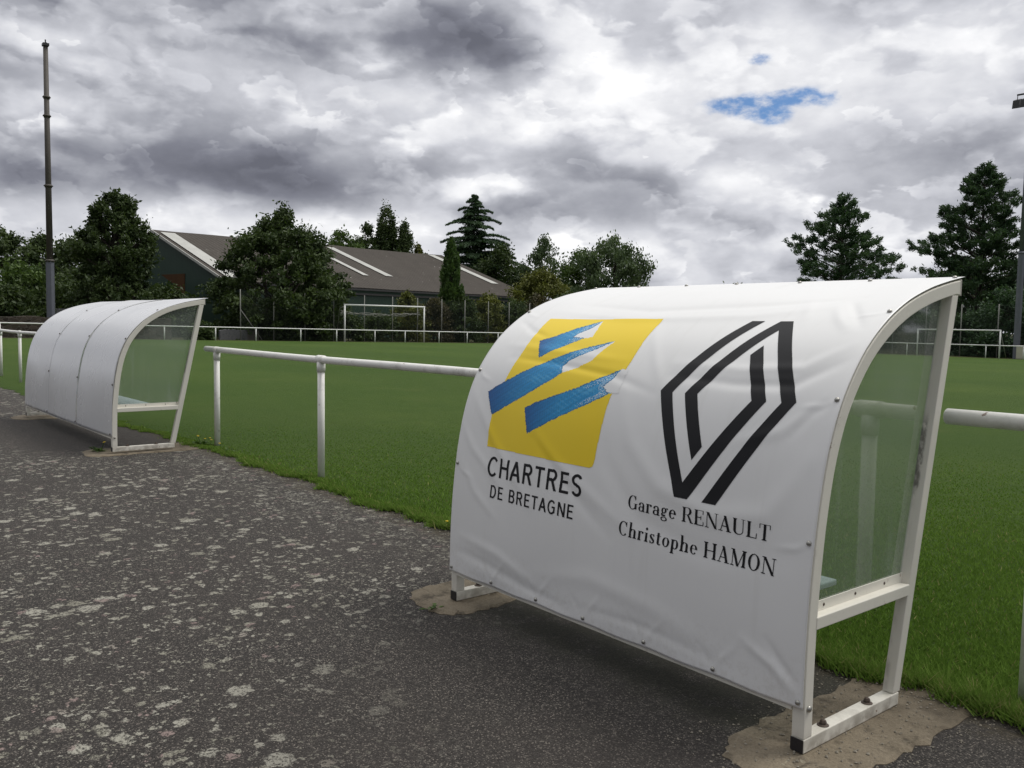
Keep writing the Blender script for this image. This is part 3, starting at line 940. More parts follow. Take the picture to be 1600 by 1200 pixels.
def banner_mesh():
    sb0 = .158
    xs = np.linspace(-BL - .001, -.0025, 210)
    ts = np.linspace(0, 1, 230)
    X, Tt = np.meshgrid(xs, ts)
    # lower hem sags a little between its studs; the upper hem laps over the front rail
    hem = sb0 + .0022 * np.cos((X + .02) / .342 * 2 * math.pi) - .001
    S = hem + (SMAX - .002 - hem) * Tt
    V = cloth(X.ravel(), S.ravel())
    n = len(xs)
    F = [(j * n + i, j * n + i + 1, (j + 1) * n + i + 1, (j + 1) * n + i) for j in range(len(ts) - 1) for i in range(n - 1)]
    me = bpy.data.meshes.new('banner'); me.from_pydata(V.tolist(), [], F); me.update()
    return me

# --- scan-filled printing laid on the cloth
def fill(polys, ds=.0016, cut=.014, rnd=None):
    """union of polygons in (x, s) -> list of (x0, x1, s0, s1)"""
    allp = [np.asarray(p, float) for p in polys]
    lo = min(p[:, 1].min() for p in allp); hi = max(p[:, 1].max() for p in allp)
    out = []
    rows = int((hi - lo) / ds) + 1
    for r in range(rows):
        sc = lo + (r + .5) * ds
        iv = []
        for p in allp:
            if p[:, 1].min() > sc or p[:, 1].max() < sc:
                continue
            q = np.roll(p, -1, 0)
            m = (p[:, 1] > sc) != (q[:, 1] > sc)
            if not m.any():
                continue
            xx = np.sort(p[m, 0] + (sc - p[m, 1]) * (q[m, 0] - p[m, 0]) / (q[m, 1] - p[m, 1]))
            iv += [(xx[i], xx[i + 1]) for i in range(0, len(xx) - 1, 2)]
        iv.sort()
        mer = []
        for a, b in iv:
            if mer and a <= mer[-1][1] + 1e-5:
                mer[-1][1] = max(mer[-1][1], b)
            else:
                mer.append([a, b])
        for a, b in mer:
            k = max(1, int(math.ceil((b - a) / cut)))
            e = np.linspace(a, b, k + 1)
            out += [(e[i], e[i + 1], sc - ds / 2, sc + ds / 2) for i in range(k)]
    return np.array(out)
def quads_on_cloth(Q, h):
    X = np.stack([Q[:, 0], Q[:, 1], Q[:, 1], Q[:, 0]], 1).ravel()
    S = np.stack([Q[:, 2], Q[:, 2], Q[:, 3], Q[:, 3]], 1).ravel()
    return cloth(X, S, h)
def print_part(name, polys, parent, h=.0012, mat=None):
    me = polys_mesh(name, quads_on_cloth(fill(polys), h), 4)
    return link(name, me, mat or M['ink'], parent)

# letter shapes: every stroke a polygon, cap height 1
def seg(x0, y0, x1, y1, w, w2=None):
    d = np.array([x1 - x0, y1 - y0]); L = np.linalg.norm(d); nrm = np.array([-d[1], d[0]]) / L
    w2 = w if w2 is None else w2
    a, b = np.array([x0, y0]), np.array([x1, y1])
    return [a + nrm * w / 2, b + nrm * w2 / 2, b - nrm * w2 / 2, a - nrm * w / 2]
def rect(x0, y0, x1, y1):
    return [(x0, y0), (x1, y0), (x1, y1), (x0, y1)]
def hstem(x0, y0, x1, y1, w):                    # diagonal with level ends
    return [(x0 - w / 2, y0), (x0 + w / 2, y0), (x1 + w / 2, y1), (x1 - w / 2, y1)]
def arc(cx, cy, rx, ry, a0, a1, wv, wh=None):    # wv: stroke at the sides, wh: at top and bottom
    wh = wv if wh is None else wh
    t = np.radians(np.linspace(a0, a1, max(8, int(abs(a1 - a0) / 7))))
    c, s = np.cos(t), np.sin(t)
    w = wh + (wv - wh) * np.abs(c) ** 1.5
    ox, oy = cx + (rx + w / 2) * c, cy + (ry + w / 2) * s
    ix, iy = cx + (rx - w / 2) * c, cy + (ry - w / 2) * s
    return list(zip(ox, oy)) + list(zip(ix[::-1], iy[::-1]))
def ring(cx, cy, rx, ry, wv, wh):
    return [arc(cx, cy, rx, ry, 0, 181, wv, wh), arc(cx, cy, rx, ry, 180, 361, wv, wh)]
def dot(cx, cy, r):
    return [(cx + r * math.cos(t), cy + r * math.sin(t)) for t in np.linspace(0, 6.283, 17)[:-1]]
w = .135
SANS = {
    'C': (.68, [arc(.36, .5, .285, .45, 42, 318, w)]),
    'H': (.68, [rect(.05, 0, .05 + w, 1), rect(.53, 0, .53 + w, 1), rect(.05, .47, .60, .47 + w)]),
    'A': (.66, [hstem(.055, 0, .33, 1, w * 1.1), hstem(.605, 0, .33, 1, w * 1.1), rect(.15, .27, .52, .27 + w)]),
    'R': (.66, [rect(.05, 0, .05 + w, 1), rect(.05, 1 - w, .35, 1), rect(.05, .44, .35, .44 + w), arc(.34, .72, .20, .2275, 91, -91, w), hstem(.57, 0, .36, .50, w * 1.15)]),
    'T': (.60, [rect(.02, 1 - w, .58, 1), rect(.3 - w / 2, 0, .3 + w / 2, 1)]),
    'E': (.58, [rect(.05, 0, .05 + w, 1), rect(.05, 1 - w, .53, 1), rect(.05, .47, .49, .47 + w), rect(.05, 0, .55, w)]),
    'S': (.62, [arc(.31, .735, .205, .21, 25, 275, w), arc(.31, .27, .215, .22, 95, -158, w), seg(.28, .53, .36, .48, w)]),
    'D': (.68, [rect(.05, 0, .05 + w, 1), rect(.05, 1 - w, .30, 1), rect(.05, 0, .30, w), arc(.29, .5, .285, .4475, 91, -91, w)]),
    'B': (.64, [rect(.05, 0, .05 + w, 1), rect(.05, 1 - w, .34, 1), rect(.05, .47, .36, .47 + w), rect(.05, 0, .36, w), arc(.33, .735, .185, .2125, 91, -91, w), arc(.35, .2875, .20, .235, 91, -91, w)]),
    'G': (.72, [arc(.36, .5, .285, .45, 42, 330, w), rect(.38, .44, .66, .44 + w), rect(.66 - w, .10, .66, .50)]),
    'N': (.70, [rect(.05, 0, .05 + w, 1), rect(.55, 0, .55 + w, 1), hstem(.05 + w * .55, 1, .55 + w * .45, 0, w * 1.2)]),
    ' ': (.30, [])}
K, k = .155, .045                                # thick and thin of the book face
def sf(x, y, half=.13):
    return rect(x - half, y, x + half, y + k) if y < .5 else rect(x - half, y - k, x + half, y)
def stem(x, y0=0, y1=1, top=True, bot=True, half=.14):
    out = [rect(x - K / 2, y0, x + K / 2, y1)]
    if bot: out += [rect(x - half, y0, x + half, y0 + k), [(x - K / 2 - .03, y0 + k), (x + K / 2 + .03, y0 + k), (x + K / 2, y0 + k + .05), (x - K / 2, y0 + k + .05)]]
    if top: out += [rect(x - half, y1 - k, x + half, y1), [(x - K / 2 - .03, y1 - k), (x + K / 2 + .03, y1 - k), (x + K / 2, y1 - k - .05), (x - K / 2, y1 - k - .05)]]
    return out
def thin(x, y0=0, y1=1, top=True, bot=True, half=.12):
    out = [rect(x - k / 2, y0, x + k / 2, y1)]
    if bot: out.append(rect(x - half, y0, x + half, y0 + k))
    if top: out.append(rect(x - half, y1 - k, x + half, y1))
    return out
SERIF = {
    'G': (.82, [arc(.40, .5, .29, .475, 38, 300, K, k), rect(.58, .04, .58 + K, .42), rect(.50, .40, .82, .40 + k), rect(.60, .68, .60 + k, .98), arc(.40, .5, .29, .475, 296, 322, k * 1.3, k)]),
    'R': (.82, stem(.17) + [rect(.17, 1 - k, .44, 1), rect(.17, .48, .44, .48 + k), arc(.42, .75, .19, .2275, 91, -91, K, k), hstem(.70, 0, .44, .50, K * .95), rect(.60, 0, .82, k)]),
    'E': (.72, stem(.17) + [rect(.17, 1 - k, .64, 1), rect(.17, .49, .50, .49 + k), rect(.17, 0, .66, k), rect(.60, .74, .60 + k, 1), rect(.63, 0, .63 + k, .28), rect(.47, .38, .47 + k, .64)]),
    'N': (.88, thin(.15) + thin(.74, .0, 1, True, False) + [hstem(.17, 1, .735, 0, K * 1.05)]),
    'A': (.80, [hstem(.12, 0, .39, 1, k * 1.1), hstem(.64, 0, .37, 1, K * 1.05), rect(.20, .30, .58, .30 + k), rect(.0, 0, .26, k), rect(.49, 0, .80, k)]),
    'U': (.84, stem(.17, .25, 1, True, False) + thin(.68, .25, 1, True, False) + [arc(.4125, .26, .2425, .24, 180, 291, K, k), arc(.4235, .26, .2565, .24, 270, 361, k, k)]),
    'L': (.70, stem(.17) + [rect(.17, 0, .64, k), rect(.61, 0, .61 + k, .32)]),
    'T': (.76, stem(.38, 0, 1, False) + [rect(.05, 1 - k, .71, 1), rect(.05, .72, .05 + k, 1), rect(.71 - k, .72, .71, 1)]),
    'C': (.78, [arc(.40, .5, .29, .475, 38, 318, K, k), rect(.62, .66, .62 + k, .98)]),
    'H': (.90, stem(.17) + stem(.73) + [rect(.17, .48, .73, .48 + k)]),
    'M': (1.04, thin(.15) + stem(.87) + [hstem(.17, 1, .50, .0, K), hstem(.85, 1, .51, 0, k * 1.2), rect(.05, 1 - k, .25, 1)]),
    'O': (.84, ring(.42, .5, .285, .475, K, k)),
    'a': (.58, [rect(.36, .05, .36 + K * .9, .44), arc(.27, .44, .155, .16, 0, 165, K * .8, k), dot(.135, .47, .075), arc(.24, .175, .13, .155, 60, 300, K * .85, k), rect(.24, .31, .44, .31 + k), seg(.28, .02, .40, .10, k), rect(.44, .0, .56, k), rect(.36, .0, .50, .12)]),
    'r': (.48, stem(.15, 0, .62, False) + [rect(.02, .62 - k, .16, .62), arc(.30, .44, .13, .16, 165, 65, k, k * 1.2), dot(.385, .545, .075)]),
    'g': (.56, ring(.24, .43, .125, .165, K * .82, k) + ring(.26, -.135, .19, .125, K * .6, k) + [arc(.17, .16, .07, .09, 70, 260, K * .6, k), rect(.15, .06, .36, .06 + K * .6), seg(.34, .55, .46, .60, k), dot(.48, .58, .055)]),
    'e': (.56, [arc(.27, .31, .175, .285, 0, 318, K * .95, k), rect(.12, .33, .50, .33 + k)]),
    'h': (.68, stem(.15, 0, 1.04, False) + [rect(.02, 1.04 - k, .16, 1.04)] + stem(.50, 0, .44, False) + [arc(.345, .42, .155, .175, 172, -3, K * .98, k)]),
    'i': (.34, stem(.17, 0, .62, False) + [rect(.03, .62 - k, .17, .62), dot(.165, .86, .088)]),
    's': (.48, [arc(.235, .46, .12, .135, 30, 275, K * .75, k), arc(.235, .165, .125, .14, 95, -155, K * .75, k), seg(.14, .40, .33, .23, K * .95), rect(.34, .44, .34 + k, .62), rect(.08, .0, .08 + k, .18)]),
    't': (.42, [rect(.17 - K / 2, .10, .17 + K / 2, .80), rect(.03, .62 - k, .36, .62), arc(.25, .13, .085, .105, 180, 330, K * .9, k)]),
    'o': (.58, ring(.28, .31, .18, .285, K * .95, k)),
    'p': (.62, stem(.15, -.30, .62, False) + [rect(.02, .62 - k, .16, .62), arc(.33, .31, .155, .285, 128, -128, K * .95, k)]),
    ' ': (.30, [])}
def word(text, font, gap, x0, x1, s0, cap):
    adv = [font[c][0] for c in text]
    total = sum(adv) + gap * (len(text) - 1)
    sx = (x1 - x0) / total
    out, x = [], 0.0
    for c, a in zip(text, adv):
        for p in font[c][1]:
            out.append([(x0 + (x + q[0]) * sx, s0 + q[1] * cap) for q in p])
        x += a + gap
    return out

YEL = [(-1.8225, 1.6131), (-1.0548, 1.6197), (-1.0508, 1.3421), (-1.0778, 1.1492), (-1.0822, .9866), (-1.086, .8625), (-1.0928, .841), (-1.1142, .8323), (-1.1796, .8332), (-1.5198, .8354), (-1.8481, .8406), (-1.8564, .9974), (-1.829, 1.1948), (-1.8071, 1.3735)]
B1 = [(-1.7394, 1.4341), (-1.6546, 1.4685), (-1.5489, 1.5367), (-1.4249, 1.6011), (-1.4496, 1.5438), (-1.5093, 1.4901), (-1.5185, 1.4689), (-1.4367, 1.4649), (-1.5821, 1.3773), (-1.6665, 1.326)]
W1 = [(-1.4249, 1.6011), (-1.4057, 1.5296), (-1.3919, 1.4732), (-1.4346, 1.4623), (-1.5174, 1.4675), (-1.5105, 1.4915), (-1.4509, 1.5453)]
B2 = [(-1.9358, 1.1148), (-1.8794, 1.1497), (-1.7025, 1.251), (-1.5674, 1.3197), (-1.3862, 1.398), (-1.2212, 1.4508), (-1.3254, 1.3831), (-1.4352, 1.3212), (-1.4646, 1.2868), (-1.4419, 1.2512), (-1.4951, 1.2069), (-1.653, 1.1118), (-1.8571, .9992)]
W2 = [(-1.2212, 1.4508), (-1.2658, 1.3859), (-1.2888, 1.3291), (-1.3605, 1.2855), (-1.4413, 1.2502), (-1.4653, 1.2878), (-1.4359, 1.3222), (-1.3261, 1.3843)]
B3 = [(-1.6178, 1.0574), (-1.5576, 1.0862), (-1.3012, 1.1819), (-1.1677, 1.2489), (-1.0795, 1.2923), (-1.1126, 1.2334), (-1.1409, 1.1985), (-1.1059, 1.1737), (-1.0775, 1.1742), (-1.2163, 1.102), (-1.3974, 1.0183), (-1.5562, .9344)]
W3 = [(-1.0795, 1.2923), (-1.0400, 1.2915), (-1.0399, 1.1729), (-1.08, 1.1722), (-1.1107, 1.1715), (-1.1416, 1.1975), (-1.1131, 1.2343)]
def inside(P, x, s):
    P = np.asarray(P); q = np.roll(P, -1, 0)
    c = np.zeros(x.shape, bool)
    for (ax, ay), (bx, by) in zip(P, q):
        m = (ay > s) != (by > s)
        with np.errstate(divide='ignore', invalid='ignore'):
            xi = ax + (s - ay) * (bx - ax) / (by - ay)
        c ^= m & (x < xi)
    return c
def edge_dist(P, x, s):
    P = np.asarray(P); q = np.roll(P, -1, 0)
    best = np.full(x.shape, 9.0)
    for (ax, ay), (bx, by) in zip(P, q):
        dx, dy = bx - ax, by - ay
        t = np.clip(((x - ax) * dx + (s - ay) * dy) / (dx * dx + dy * dy), 0, 1)
        best = np.minimum(best, np.hypot(x - ax - t * dx, s - ay - t * dy))
    return best
def emblem(parent):
    cx, cs = .0024, .0024
    X, Sg = np.meshgrid(np.arange(-1.945, -1.035, cx), np.arange(.825, 1.63, cs))
    x, s = X.ravel(), Sg.ravel()
    g = np.random.default_rng(3)
    n = len(x)
    def smooth_noise(a, b, sd):
        h = np.random.RandomState(sd)
        acc = np.zeros(n)
        for _ in range(8):
            p, q, f = h.uniform(-1, 1), h.uniform(-1, 1), h.uniform(0, 6.28)
            acc += np.sin(x * p * a + s * q * b + f)
        return acc / 8
    jx = x + .0045 * smooth_noise(350, 350, 1) + g.normal(0, .0011, n)
    js = s + .0045 * smooth_noise(350, 350, 2) + g.normal(0, .0011, n)
    col = np.zeros((n, 3)); keep = np.zeros(n, bool)
    m = inside(YEL, x, s); keep |= m; col[m] = (.90, .66, .022)
    for W in (W1, W2, W3):
        m = inside(W, jx, js); keep |= m; col[m] = (.80, .80, .80)
    for B, far in ((B1, -1.48), (B2, -1.42), (B3, -1.10)):
        m = inside(B, jx, js)
        d = edge_dist(B, x, s)
        x0 = min(p[0] for p in B); x1 = max(p[0] for p in B)
        t = (x - x0) / (x1 - x0)
        deep, mid, pale = np.array((.008, .085, .30)), np.array((.012, .26, .56)), np.array((.14, .48, .72))
        f = np.clip(t * 2.2, 0, 1)[:, None]
        c = deep * (1 - f) + mid * f
        speck = np.clip(.5 + smooth_noise(900, 300, 4) * .9 + g.normal(0, .22, n), 0, 1)[:, None]
        c = c * (.72 + .5 * speck)
        streak = np.clip(smooth_noise(120, 420, 6) * 2.2 + g.normal(0, .35, n) - .25, 0, 1)[:, None] * np.clip((t - .15) * 2, 0, 1)[:, None]
        c = c * (1 - .55 * streak) + pale * .55 * streak
        dark = (np.clip(1 - d / .007, 0, 1) * (g.random(n) < .75) * (t < .96))[:, None]
        c = c * (1 - dark * .8) + np.array((.006, .014, .05)) * dark * .8
        broken = (t > .55) & (g.random(n) < np.clip((t - .62) * 1.3, 0, .35)) & (d < .03) & (d > .006)
        c[broken] = (.62, .72, .78)
        keep |= m
        col[m] = c[m]
    Q = np.stack([x - cx / 2, x + cx / 2, s - cs / 2, s + cs / 2], 1)[keep]
    me = polys_mesh('printed_emblem', quads_on_cloth(Q, .0011), 4)
    ca = me.color_attributes.new('ink', 'FLOAT_COLOR', 'CORNER')
    rgba = np.ones((keep.sum(), 4), np.float32); rgba[:, :3] = col[keep]
    ca.data.foreach_set('color', np.repeat(rgba, 4, 0).ravel())
    o = link('printed_emblem', me, M['print'], parent)
    o['label'] = 'yellow square emblem with three blue brush strokes'
    return o
def banner_shelter():
    t = thing('team_shelter', 'near shelter with curved white banner printed with emblems and black lettering', 'dugout', (0, 0, 0))
    shelter_base(t, BL)
    b = link('banner', banner_mesh(), M['vinyl'], t, True)
    so = b.modifiers.new('cloth', 'SOLIDIFY'); so.thickness = .0016; so.offset = -1
    emblem(b)
    d = print_part('diamond_emblem', [
        [(-.575, 1.616), (-.811, 1.206), (-.617, .788), (-.554, .788), (-.297, 1.200), (-.4257, 1.4555), (-.4597, 1.4028), (-.3605, 1.197), (-.590, .848), (-.747, 1.203), (-.5134, 1.6165)],
        [(-.4384, 1.615), (-.3803, 1.615), (-.1727, 1.2068), (-.4217, .788), (-.4857, .788), (-.232, 1.1995), (-.4103, 1.551), (-.620, 1.206), (-.5268, .9963), (-.5641, .9397), (-.682, 1.2032)]], b)
    d['label'] = 'black outlined slanting diamond emblem'
    print_part('lettering', word('CHARTRES', SANS, .10, -1.818, -1.135, .699, .096), b)['label'] = 'black capitals reading CHARTRES'
    print_part('lettering', word('DE BRETAGNE', SANS, .12, -1.780, -1.174, .594, .063), b)['label'] = 'smaller black capitals reading DE BRETAGNE'
    print_part('lettering', word('Garage RENAULT', SERIF, .035, -.862, -.172, .7005, .058), b)['label'] = 'black serif line reading Garage RENAULT'
    print_part('lettering', word('Christophe HAMON', SERIF, .035, -.896, -.140, .5855, .060), b)['label'] = 'black serif line reading Christophe HAMON'
    xs7 = (-.021, -.381, -.726, -1.081, -1.398, -1.733, -2.073)
    pts = [(x, .180) for x in xs7] + [(x, SMAX - .05) for x in xs7] + [(x, s) for x in (-.022, -2.072) for s in (.727, 1.23, 1.688)]
    for x, s in pts:
        p = cloth(np.array([x]), np.array([s]))[0]
        nrm = (0, float(np.interp(s, PS, PN[:, 0])), float(np.interp(s, PS, PN[:, 1])))
        MB().dome(p, .0095, .009, nrm, 10).build('stud', M['steel'], b, True)
    # coach bolt through the open post, above the slab
    MB().dome((0.0, .024, .155), .012, .009, (1, 0, 0), 10).build('side_bolt', M['steel'], t, True)
    # black gnawed patch on the raking leg, on the face towards the path
    return t
banner_shelter()
def plain_shelter():
    t = thing('team_shelter', 'plain white shelter of curved metal sheets standing farther down the path', 'dugout', (-8.243, -.092, .018), .016)
    shelter_base(t, SL)
    xs = (-SL - .002, -2.88, -1.44, -.0025)
    r = np.random.RandomState(9)
    for i in range(3):
        x0, x1 = xs[i] + (.004 if i else 0), xs[i + 1]
        xx = np.linspace(x0, x1, 40)
        ss = np.linspace(.158, SMAX - .002, 70)
        X, S_ = np.meshgrid(xx, ss)
        y, z = prof(S_.ravel(), 0.0)
        ny = np.interp(S_.ravel(), PS, PN[:, 0]); nz = np.interp(S_.ravel(), PS, PN[:, 1])
        u = (X.ravel() - x0) / (x1 - x0)
        dent = .004 + .0035 * np.sin(X.ravel() * 3 + i) * np.sin(S_.ravel() * 4 + i * 2) + .004 * np.sin(u * math.pi) * np.sin(S_.ravel() * 2.3 + i)
        lift = .004 * np.exp(-((1 - u) / .10) ** 2) * np.clip(np.sin(S_.ravel() * 3.4 + i), 0, 1) * (i < 2)
        dent = dent + lift + (.0 if i != 1 else .003)
        V = np.stack([X.ravel(), y + ny * dent, z + nz * dent], 1)
        n = len(xx)
        F = [(j * n + k_, j * n + k_ + 1, (j + 1) * n + k_ + 1, (j + 1) * n + k_) for j in range(len(ss) - 1) for k_ in range(n - 1)]
        me = bpy.data.meshes.new('roof_sheet'); me.from_pydata(V.tolist(), [], F); me.update()
        o = link('roof_sheet', me, M['sheet'], t, True)
        so = o.modifiers.new('metal', 'SOLIDIFY'); so.thickness = .0015; so.offset = -1
        for s in (.19, .72, 1.23, 1.69, SMAX - .05):
            px = x1 - .02
            yy, zz = prof(s, .011)
            nn = (0, float(np.interp(s, PS, PN[:, 0])), float(np.interp(s, PS, PN[:, 1])))
            MB().dome((px, float(yy), float(zz)), .012, .008, nn, 8).build('sheet_screw', M['rust'], o)
    for x in xs[1:3]:
        m = MB()
        ss = np.linspace(.17, SMAX - .02, 40)
        P = np.stack(prof(ss, -.006), 1); Q = np.stack(prof(ss, -.045), 1)
        m.strip([tuple(p) for p in P], [tuple(q) for q in Q], x - .02, x + .02)
        m.build('roof_rib', M['frame'], t)
    MB().dome((0.0, .024, .155), .012, .012, (1, 0, 0), 10).build('side_bolt', M['steel'], t, True)
    return t
plain_shelter()

# ------------------------------------------------------------------ pitch rails
def near_rail(label, x0, x1, posts):
    t = thing('pitch_rail', label, 'handrail', ((x0 + x1) / 2, 1.07, 0), 0, 'white tube rails along the near touchline')
    ox = (x0 + x1) / 2
    r = MB()
    n = max(2, int((x1 - x0) / .6))
    pts = [(x - ox, 0, 1.10 + .004 * math.sin(x * 1.3)) for x in np.linspace(x0, x1, n)]
    r.tube(pts, .033, 18)
    rl = r.build('rail_tube', M['rail'], t, True)
    for p in rl.data.polygons:
        if len(p.vertices) > 4: p.use_smooth = False
    for e, dx in ((x0, -.004), (x1, .004)):
        MB().tube([(e - ox - .002, 0, 1.10), (e - ox + dx, 0, 1.10)], .029, 16).build('end_cap', M['far_white'], rl)
    for x in posts:
        lean = .006 * math.sin(x * 9)
        po = MB().tube([(x - ox, 0, -.03), (x - ox + lean, 0, 1.075)], .0325, 16).build('post', M['rail'], t, True)
        c = MB().tube([(x - ox + lean, 0, .985), (x - ox + lean, 0, 1.075)], .039, 16)
        c.tube([(x - ox + lean - .055, 0, 1.10), (x - ox + lean + .055, 0, 1.10)], .039, 16)
        c.build('tee_fitting', M['rail'], po, True)
    return t
near_rail('long white rail run with two posts standing in the turf edge between the two shelters', -8.663, -2.22, (-8.326, -5.705, -3.02))
near_rail('white rail beyond the plain shelter running off the left edge of the picture', -36.0, -12.70, (-13.0, -15.4, -17.8, -20.17, -22.6, -25.2, -27.8, -30.4, -33.0, -35.6))
near_rail('white rail stub with a rounded open end beside the glazed end of the banner shelter', -.055, 8.2, (.306, 2.92, 5.5, 8.0))

def far_rail(label, p0, p1, posts, zoff=0.0):
    d = Vector((p1[0] - p0[0], p1[1] - p0[1]))
    L = d.length; d /= L
    t = thing('pitch_rail', label, 'handrail', (p0[0], p0[1], tz(p0[1])), 0, 'white rails round the far sides of the pitch')
    zz = lambda s: tz(p0[1] + d.y * s) - tz(p0[1])
    r = MB().tube([(d.x * s, d.y * s, 1.05 + zz(s) + zoff) for s in np.linspace(0, L, 14)], .042, 8)
    r.build('rail_tube', M['far_white'], t, True)
    for s in posts:
        MB().tube([(d.x * s, d.y * s, zz(s) - .1), (d.x * s, d.y * s, zz(s) + 1.01 + zoff)], .045, 8).build('post', M['far_white'], t, True)
    return t
Yp = (.6, 4.1, 7.64, 11.3, 14.9, 18.46, 22.36, 25.65, 29.54, 32.86, 36.62, 39.75, 43.47, 46.73, 50.5, 54.0, 57.6, 61.2, 64.8, 68.4, 71.9)
far_rail('long white rail along the far goal line in front of the green hangar', (-66, .5), (-66, 72), [y - .5 for y in Yp])
Xp = [-66 + .2, -62.7, -59.3, -56, -52.6, -49.2, -45.8, -42.4, -39.0, -35.6, -32.3, -29.06, -26.23, -23.0, -19.7, -16.4, -13.1, -9.8]
far_rail('white rail along the far touchline in front of the pines and the small goal', (-66, 72), (-9.5, 72), [x + 66 for x in Xp])

# ------------------------------------------------------------------ goals
def goal_left():
    t = thing('football_goal', 'white goal with its net bunched up, in front of the green hangar', 'goal', (-68.0, 38.9, tz(38.9)))
    z0 = .12
    W2, H = 4.2, 3.30
    for s, nm in ((-1, 0), (1, 1)):
        MB().tube([(0, s * W2, -.1), (0, s * W2, H)], .075, 10).build('goal_post', M['far_white'], t, True)
    MB().tube([(0, -W2 - .07, H), (0, W2 + .07, H)], .075, 10).build('crossbar', M['far_white'], t, True)
    for s in (-1, 1):
        MB().tube([(0, s * W2, H - .1), (-.9, s * (W2 + .02), H - .3), (-1.6, s * (W2 + .02), 0)], .035, 6).build('back_stay', M['post_grey'], t, True)
    n = MB()
    r = random.Random(4)
    ys = np.linspace(-W2, W2, 30)
    for q in range(5):
        n.tube([(-.75 + r.uniform(-.1, .1), y, H - .72 - .16 * math.sin((y + W2) / (2 * W2) * math.pi) + .07 * math.sin(y * 2.1 + q) + r.uniform(-.06, .06) + q * .03) for y in ys], .022, 5)
    for y in np.linspace(-W2, W2, 22):
        n.tube([(0, y, H - .05), (-.75, y + .1, H - .72)], .006, 4)
    n.build('net', M['post_grey'], t)
goal_left()
def goal_right():
    t = thing('football_goal', 'smaller white goal on the far touchline in front of the tall pines', 'goal', (-31.14, 71.5, tz(71.5)))
    W2, H = 3.32, 2.26
    for s in (-1, 1):
        MB().tube([(s * W2, 0, -.1), (s * W2, 0, H)], .06, 10).build('goal_post', M['far_white'], t, True)
    MB().tube([(-W2 - .05, 0, H), (W2 + .05, 0, H)], .06, 10).build('crossbar', M['far_white'], t, True)
    for s in (-1, 1):
        MB().tube([(s * W2, 0, H - .1), (s * W2, 1.3, .1)], .03, 6).build('back_stay', M['post_grey'], t, True)
goal_right()

# ------------------------------------------------------------------ floodlights
def mast(label, loc, H, base_h, w0, w1, w2, mats, collars, lamps):
    t = thing('floodlight_mast', label, 'floodlight', loc)
    MB().tube([(0, 0, -.3), (0, 0, base_h)], [w0 * 1.02, w0], 8).build('mast_base', M['galv'], t)
    sh = MB().tube([(0, 0, base_h - .05), (0, 0, H)], [w1, w2], 12).build('shaft', mats, t, True)
    c = MB()
    for z in collars:
        q = w1 + (w2 - w1) * (z - base_h) / (H - base_h)
        c.tube([(0, 0, z - .12), (0, 0, z + .12)], q * 1.22, 12)
        c.tube([(0, 0, z - .02), (0, 0, z + .05)], q * 1.55, 12)
    c.build('collar', mats, sh, True)
    return t
m1 = mast('tall brown mast with stacked collars rising behind the stone wall', (-76.0, 12.75, tz(12.75)), 22.9, 5.95, .31, .25, .175, M['pole_brown'], (6.0, 11.9, 17.35, 18.8), 0)
k_ = MB().box(-.28, .28, -.22, .22, 22.75, 22.95)
k_.tube([(0, 0, 22.95), (0, 0, 23.25)], .05, 6).tube([(-.2, .1, 22.95), (-.2, .1, 23.1)], .05, 6)
k_.build('head_plate', M['lamp_dark'], m1)
m2 = mast('grey floodlight mast beside the far touchline at the right edge', (-27.75, 74.6, tz(74)), 21.4, 8.6, .26, .20, .11, M['galv'], (8.6,), 4)
MB().box(-1.0, 1.0, -.05, .05, 21.35, 21.47).build('cross_arm', M['lamp_dark'], m2)
for i, x in enumerate((-.95, -.35, .30, .86)):
    lp = MB()
    lp.add([(x - .24, -.28, 20.95), (x + .24, -.28, 20.95), (x + .22, .20, 21.12), (x - .22, .20, 21.12),
            (x - .27, -.36, 20.28), (x + .27, -.36, 20.28), (x + .23, .16, 20.40), (x - .23, .16, 20.40)],
           [(3, 2, 1, 0), (4, 5, 6, 7), (0, 1, 5, 4), (2, 3, 7, 6), (1, 2, 6, 5), (3, 0, 4, 7)])
    lo = lp.build('lamp_head', M['lamp_dark'], m2)
    MB().tube([(x, -.05, 21.0), (x, 0, 21.4)], .03, 6).build('lamp_bracket', M['lamp_dark'], lo)
cb = thing('switch_cabinet', 'cream switch cabinet beside the foot of the grey floodlight mast', 'cabinet', (-26.85, 73.5, tz(73.5)))
bevel(MB().box(-.40, .40, -.25, .25, 0, 1.05).build('cabinet_body', M['cabinet'], cb), .02)
MB().box(-.43, .43, -.28, .28, 1.052, 1.10).build('cabinet_lid', M['cabinet'], cb)
MB().box(-.36, .36, -.262, -.252, .08, .98).build('cabinet_door', M['cabinet'], cb)

# ------------------------------------------------------------------ chain-link fences
def fence(label, pts, H, mesh_z0=0.0, braces=()):
    p0 = pts[0]
    t = thing('chain_link_fence', label, 'fence', (p0[0], p0[1], tz(p0[1])))
    P = [(p[0] - p0[0], p[1] - p0[1], tz(p[1]) - tz(p0[1])) for p in pts]
    V, F = [], []
    for i, (x, y, z) in enumerate(P):
        V += [(x, y, z), (x, y, z + H)]
    for i in range(len(P) - 1):
        F.append((2 * i, 2 * i + 2, 2 * i + 3, 2 * i + 1))
    me = bpy.data.meshes.new('fence_mesh'); me.from_pydata(V, [], F); me.update()
    link('fence_mesh', me, M['chain'], t)
    for (x, y, z) in P:
        MB().tube([(x, y, z - .2), (x, y, z + H + .12)], .045, 6).build('fence_post', M['post_grey'], t, True)
    for i, dx, dy in braces:
        x, y, z = P[i]
        MB().tube([(x, y, z + H * .62), (x + dx, y + dy, z)], .035, 6).build('brace', M['post_grey'], t, True)
    return t
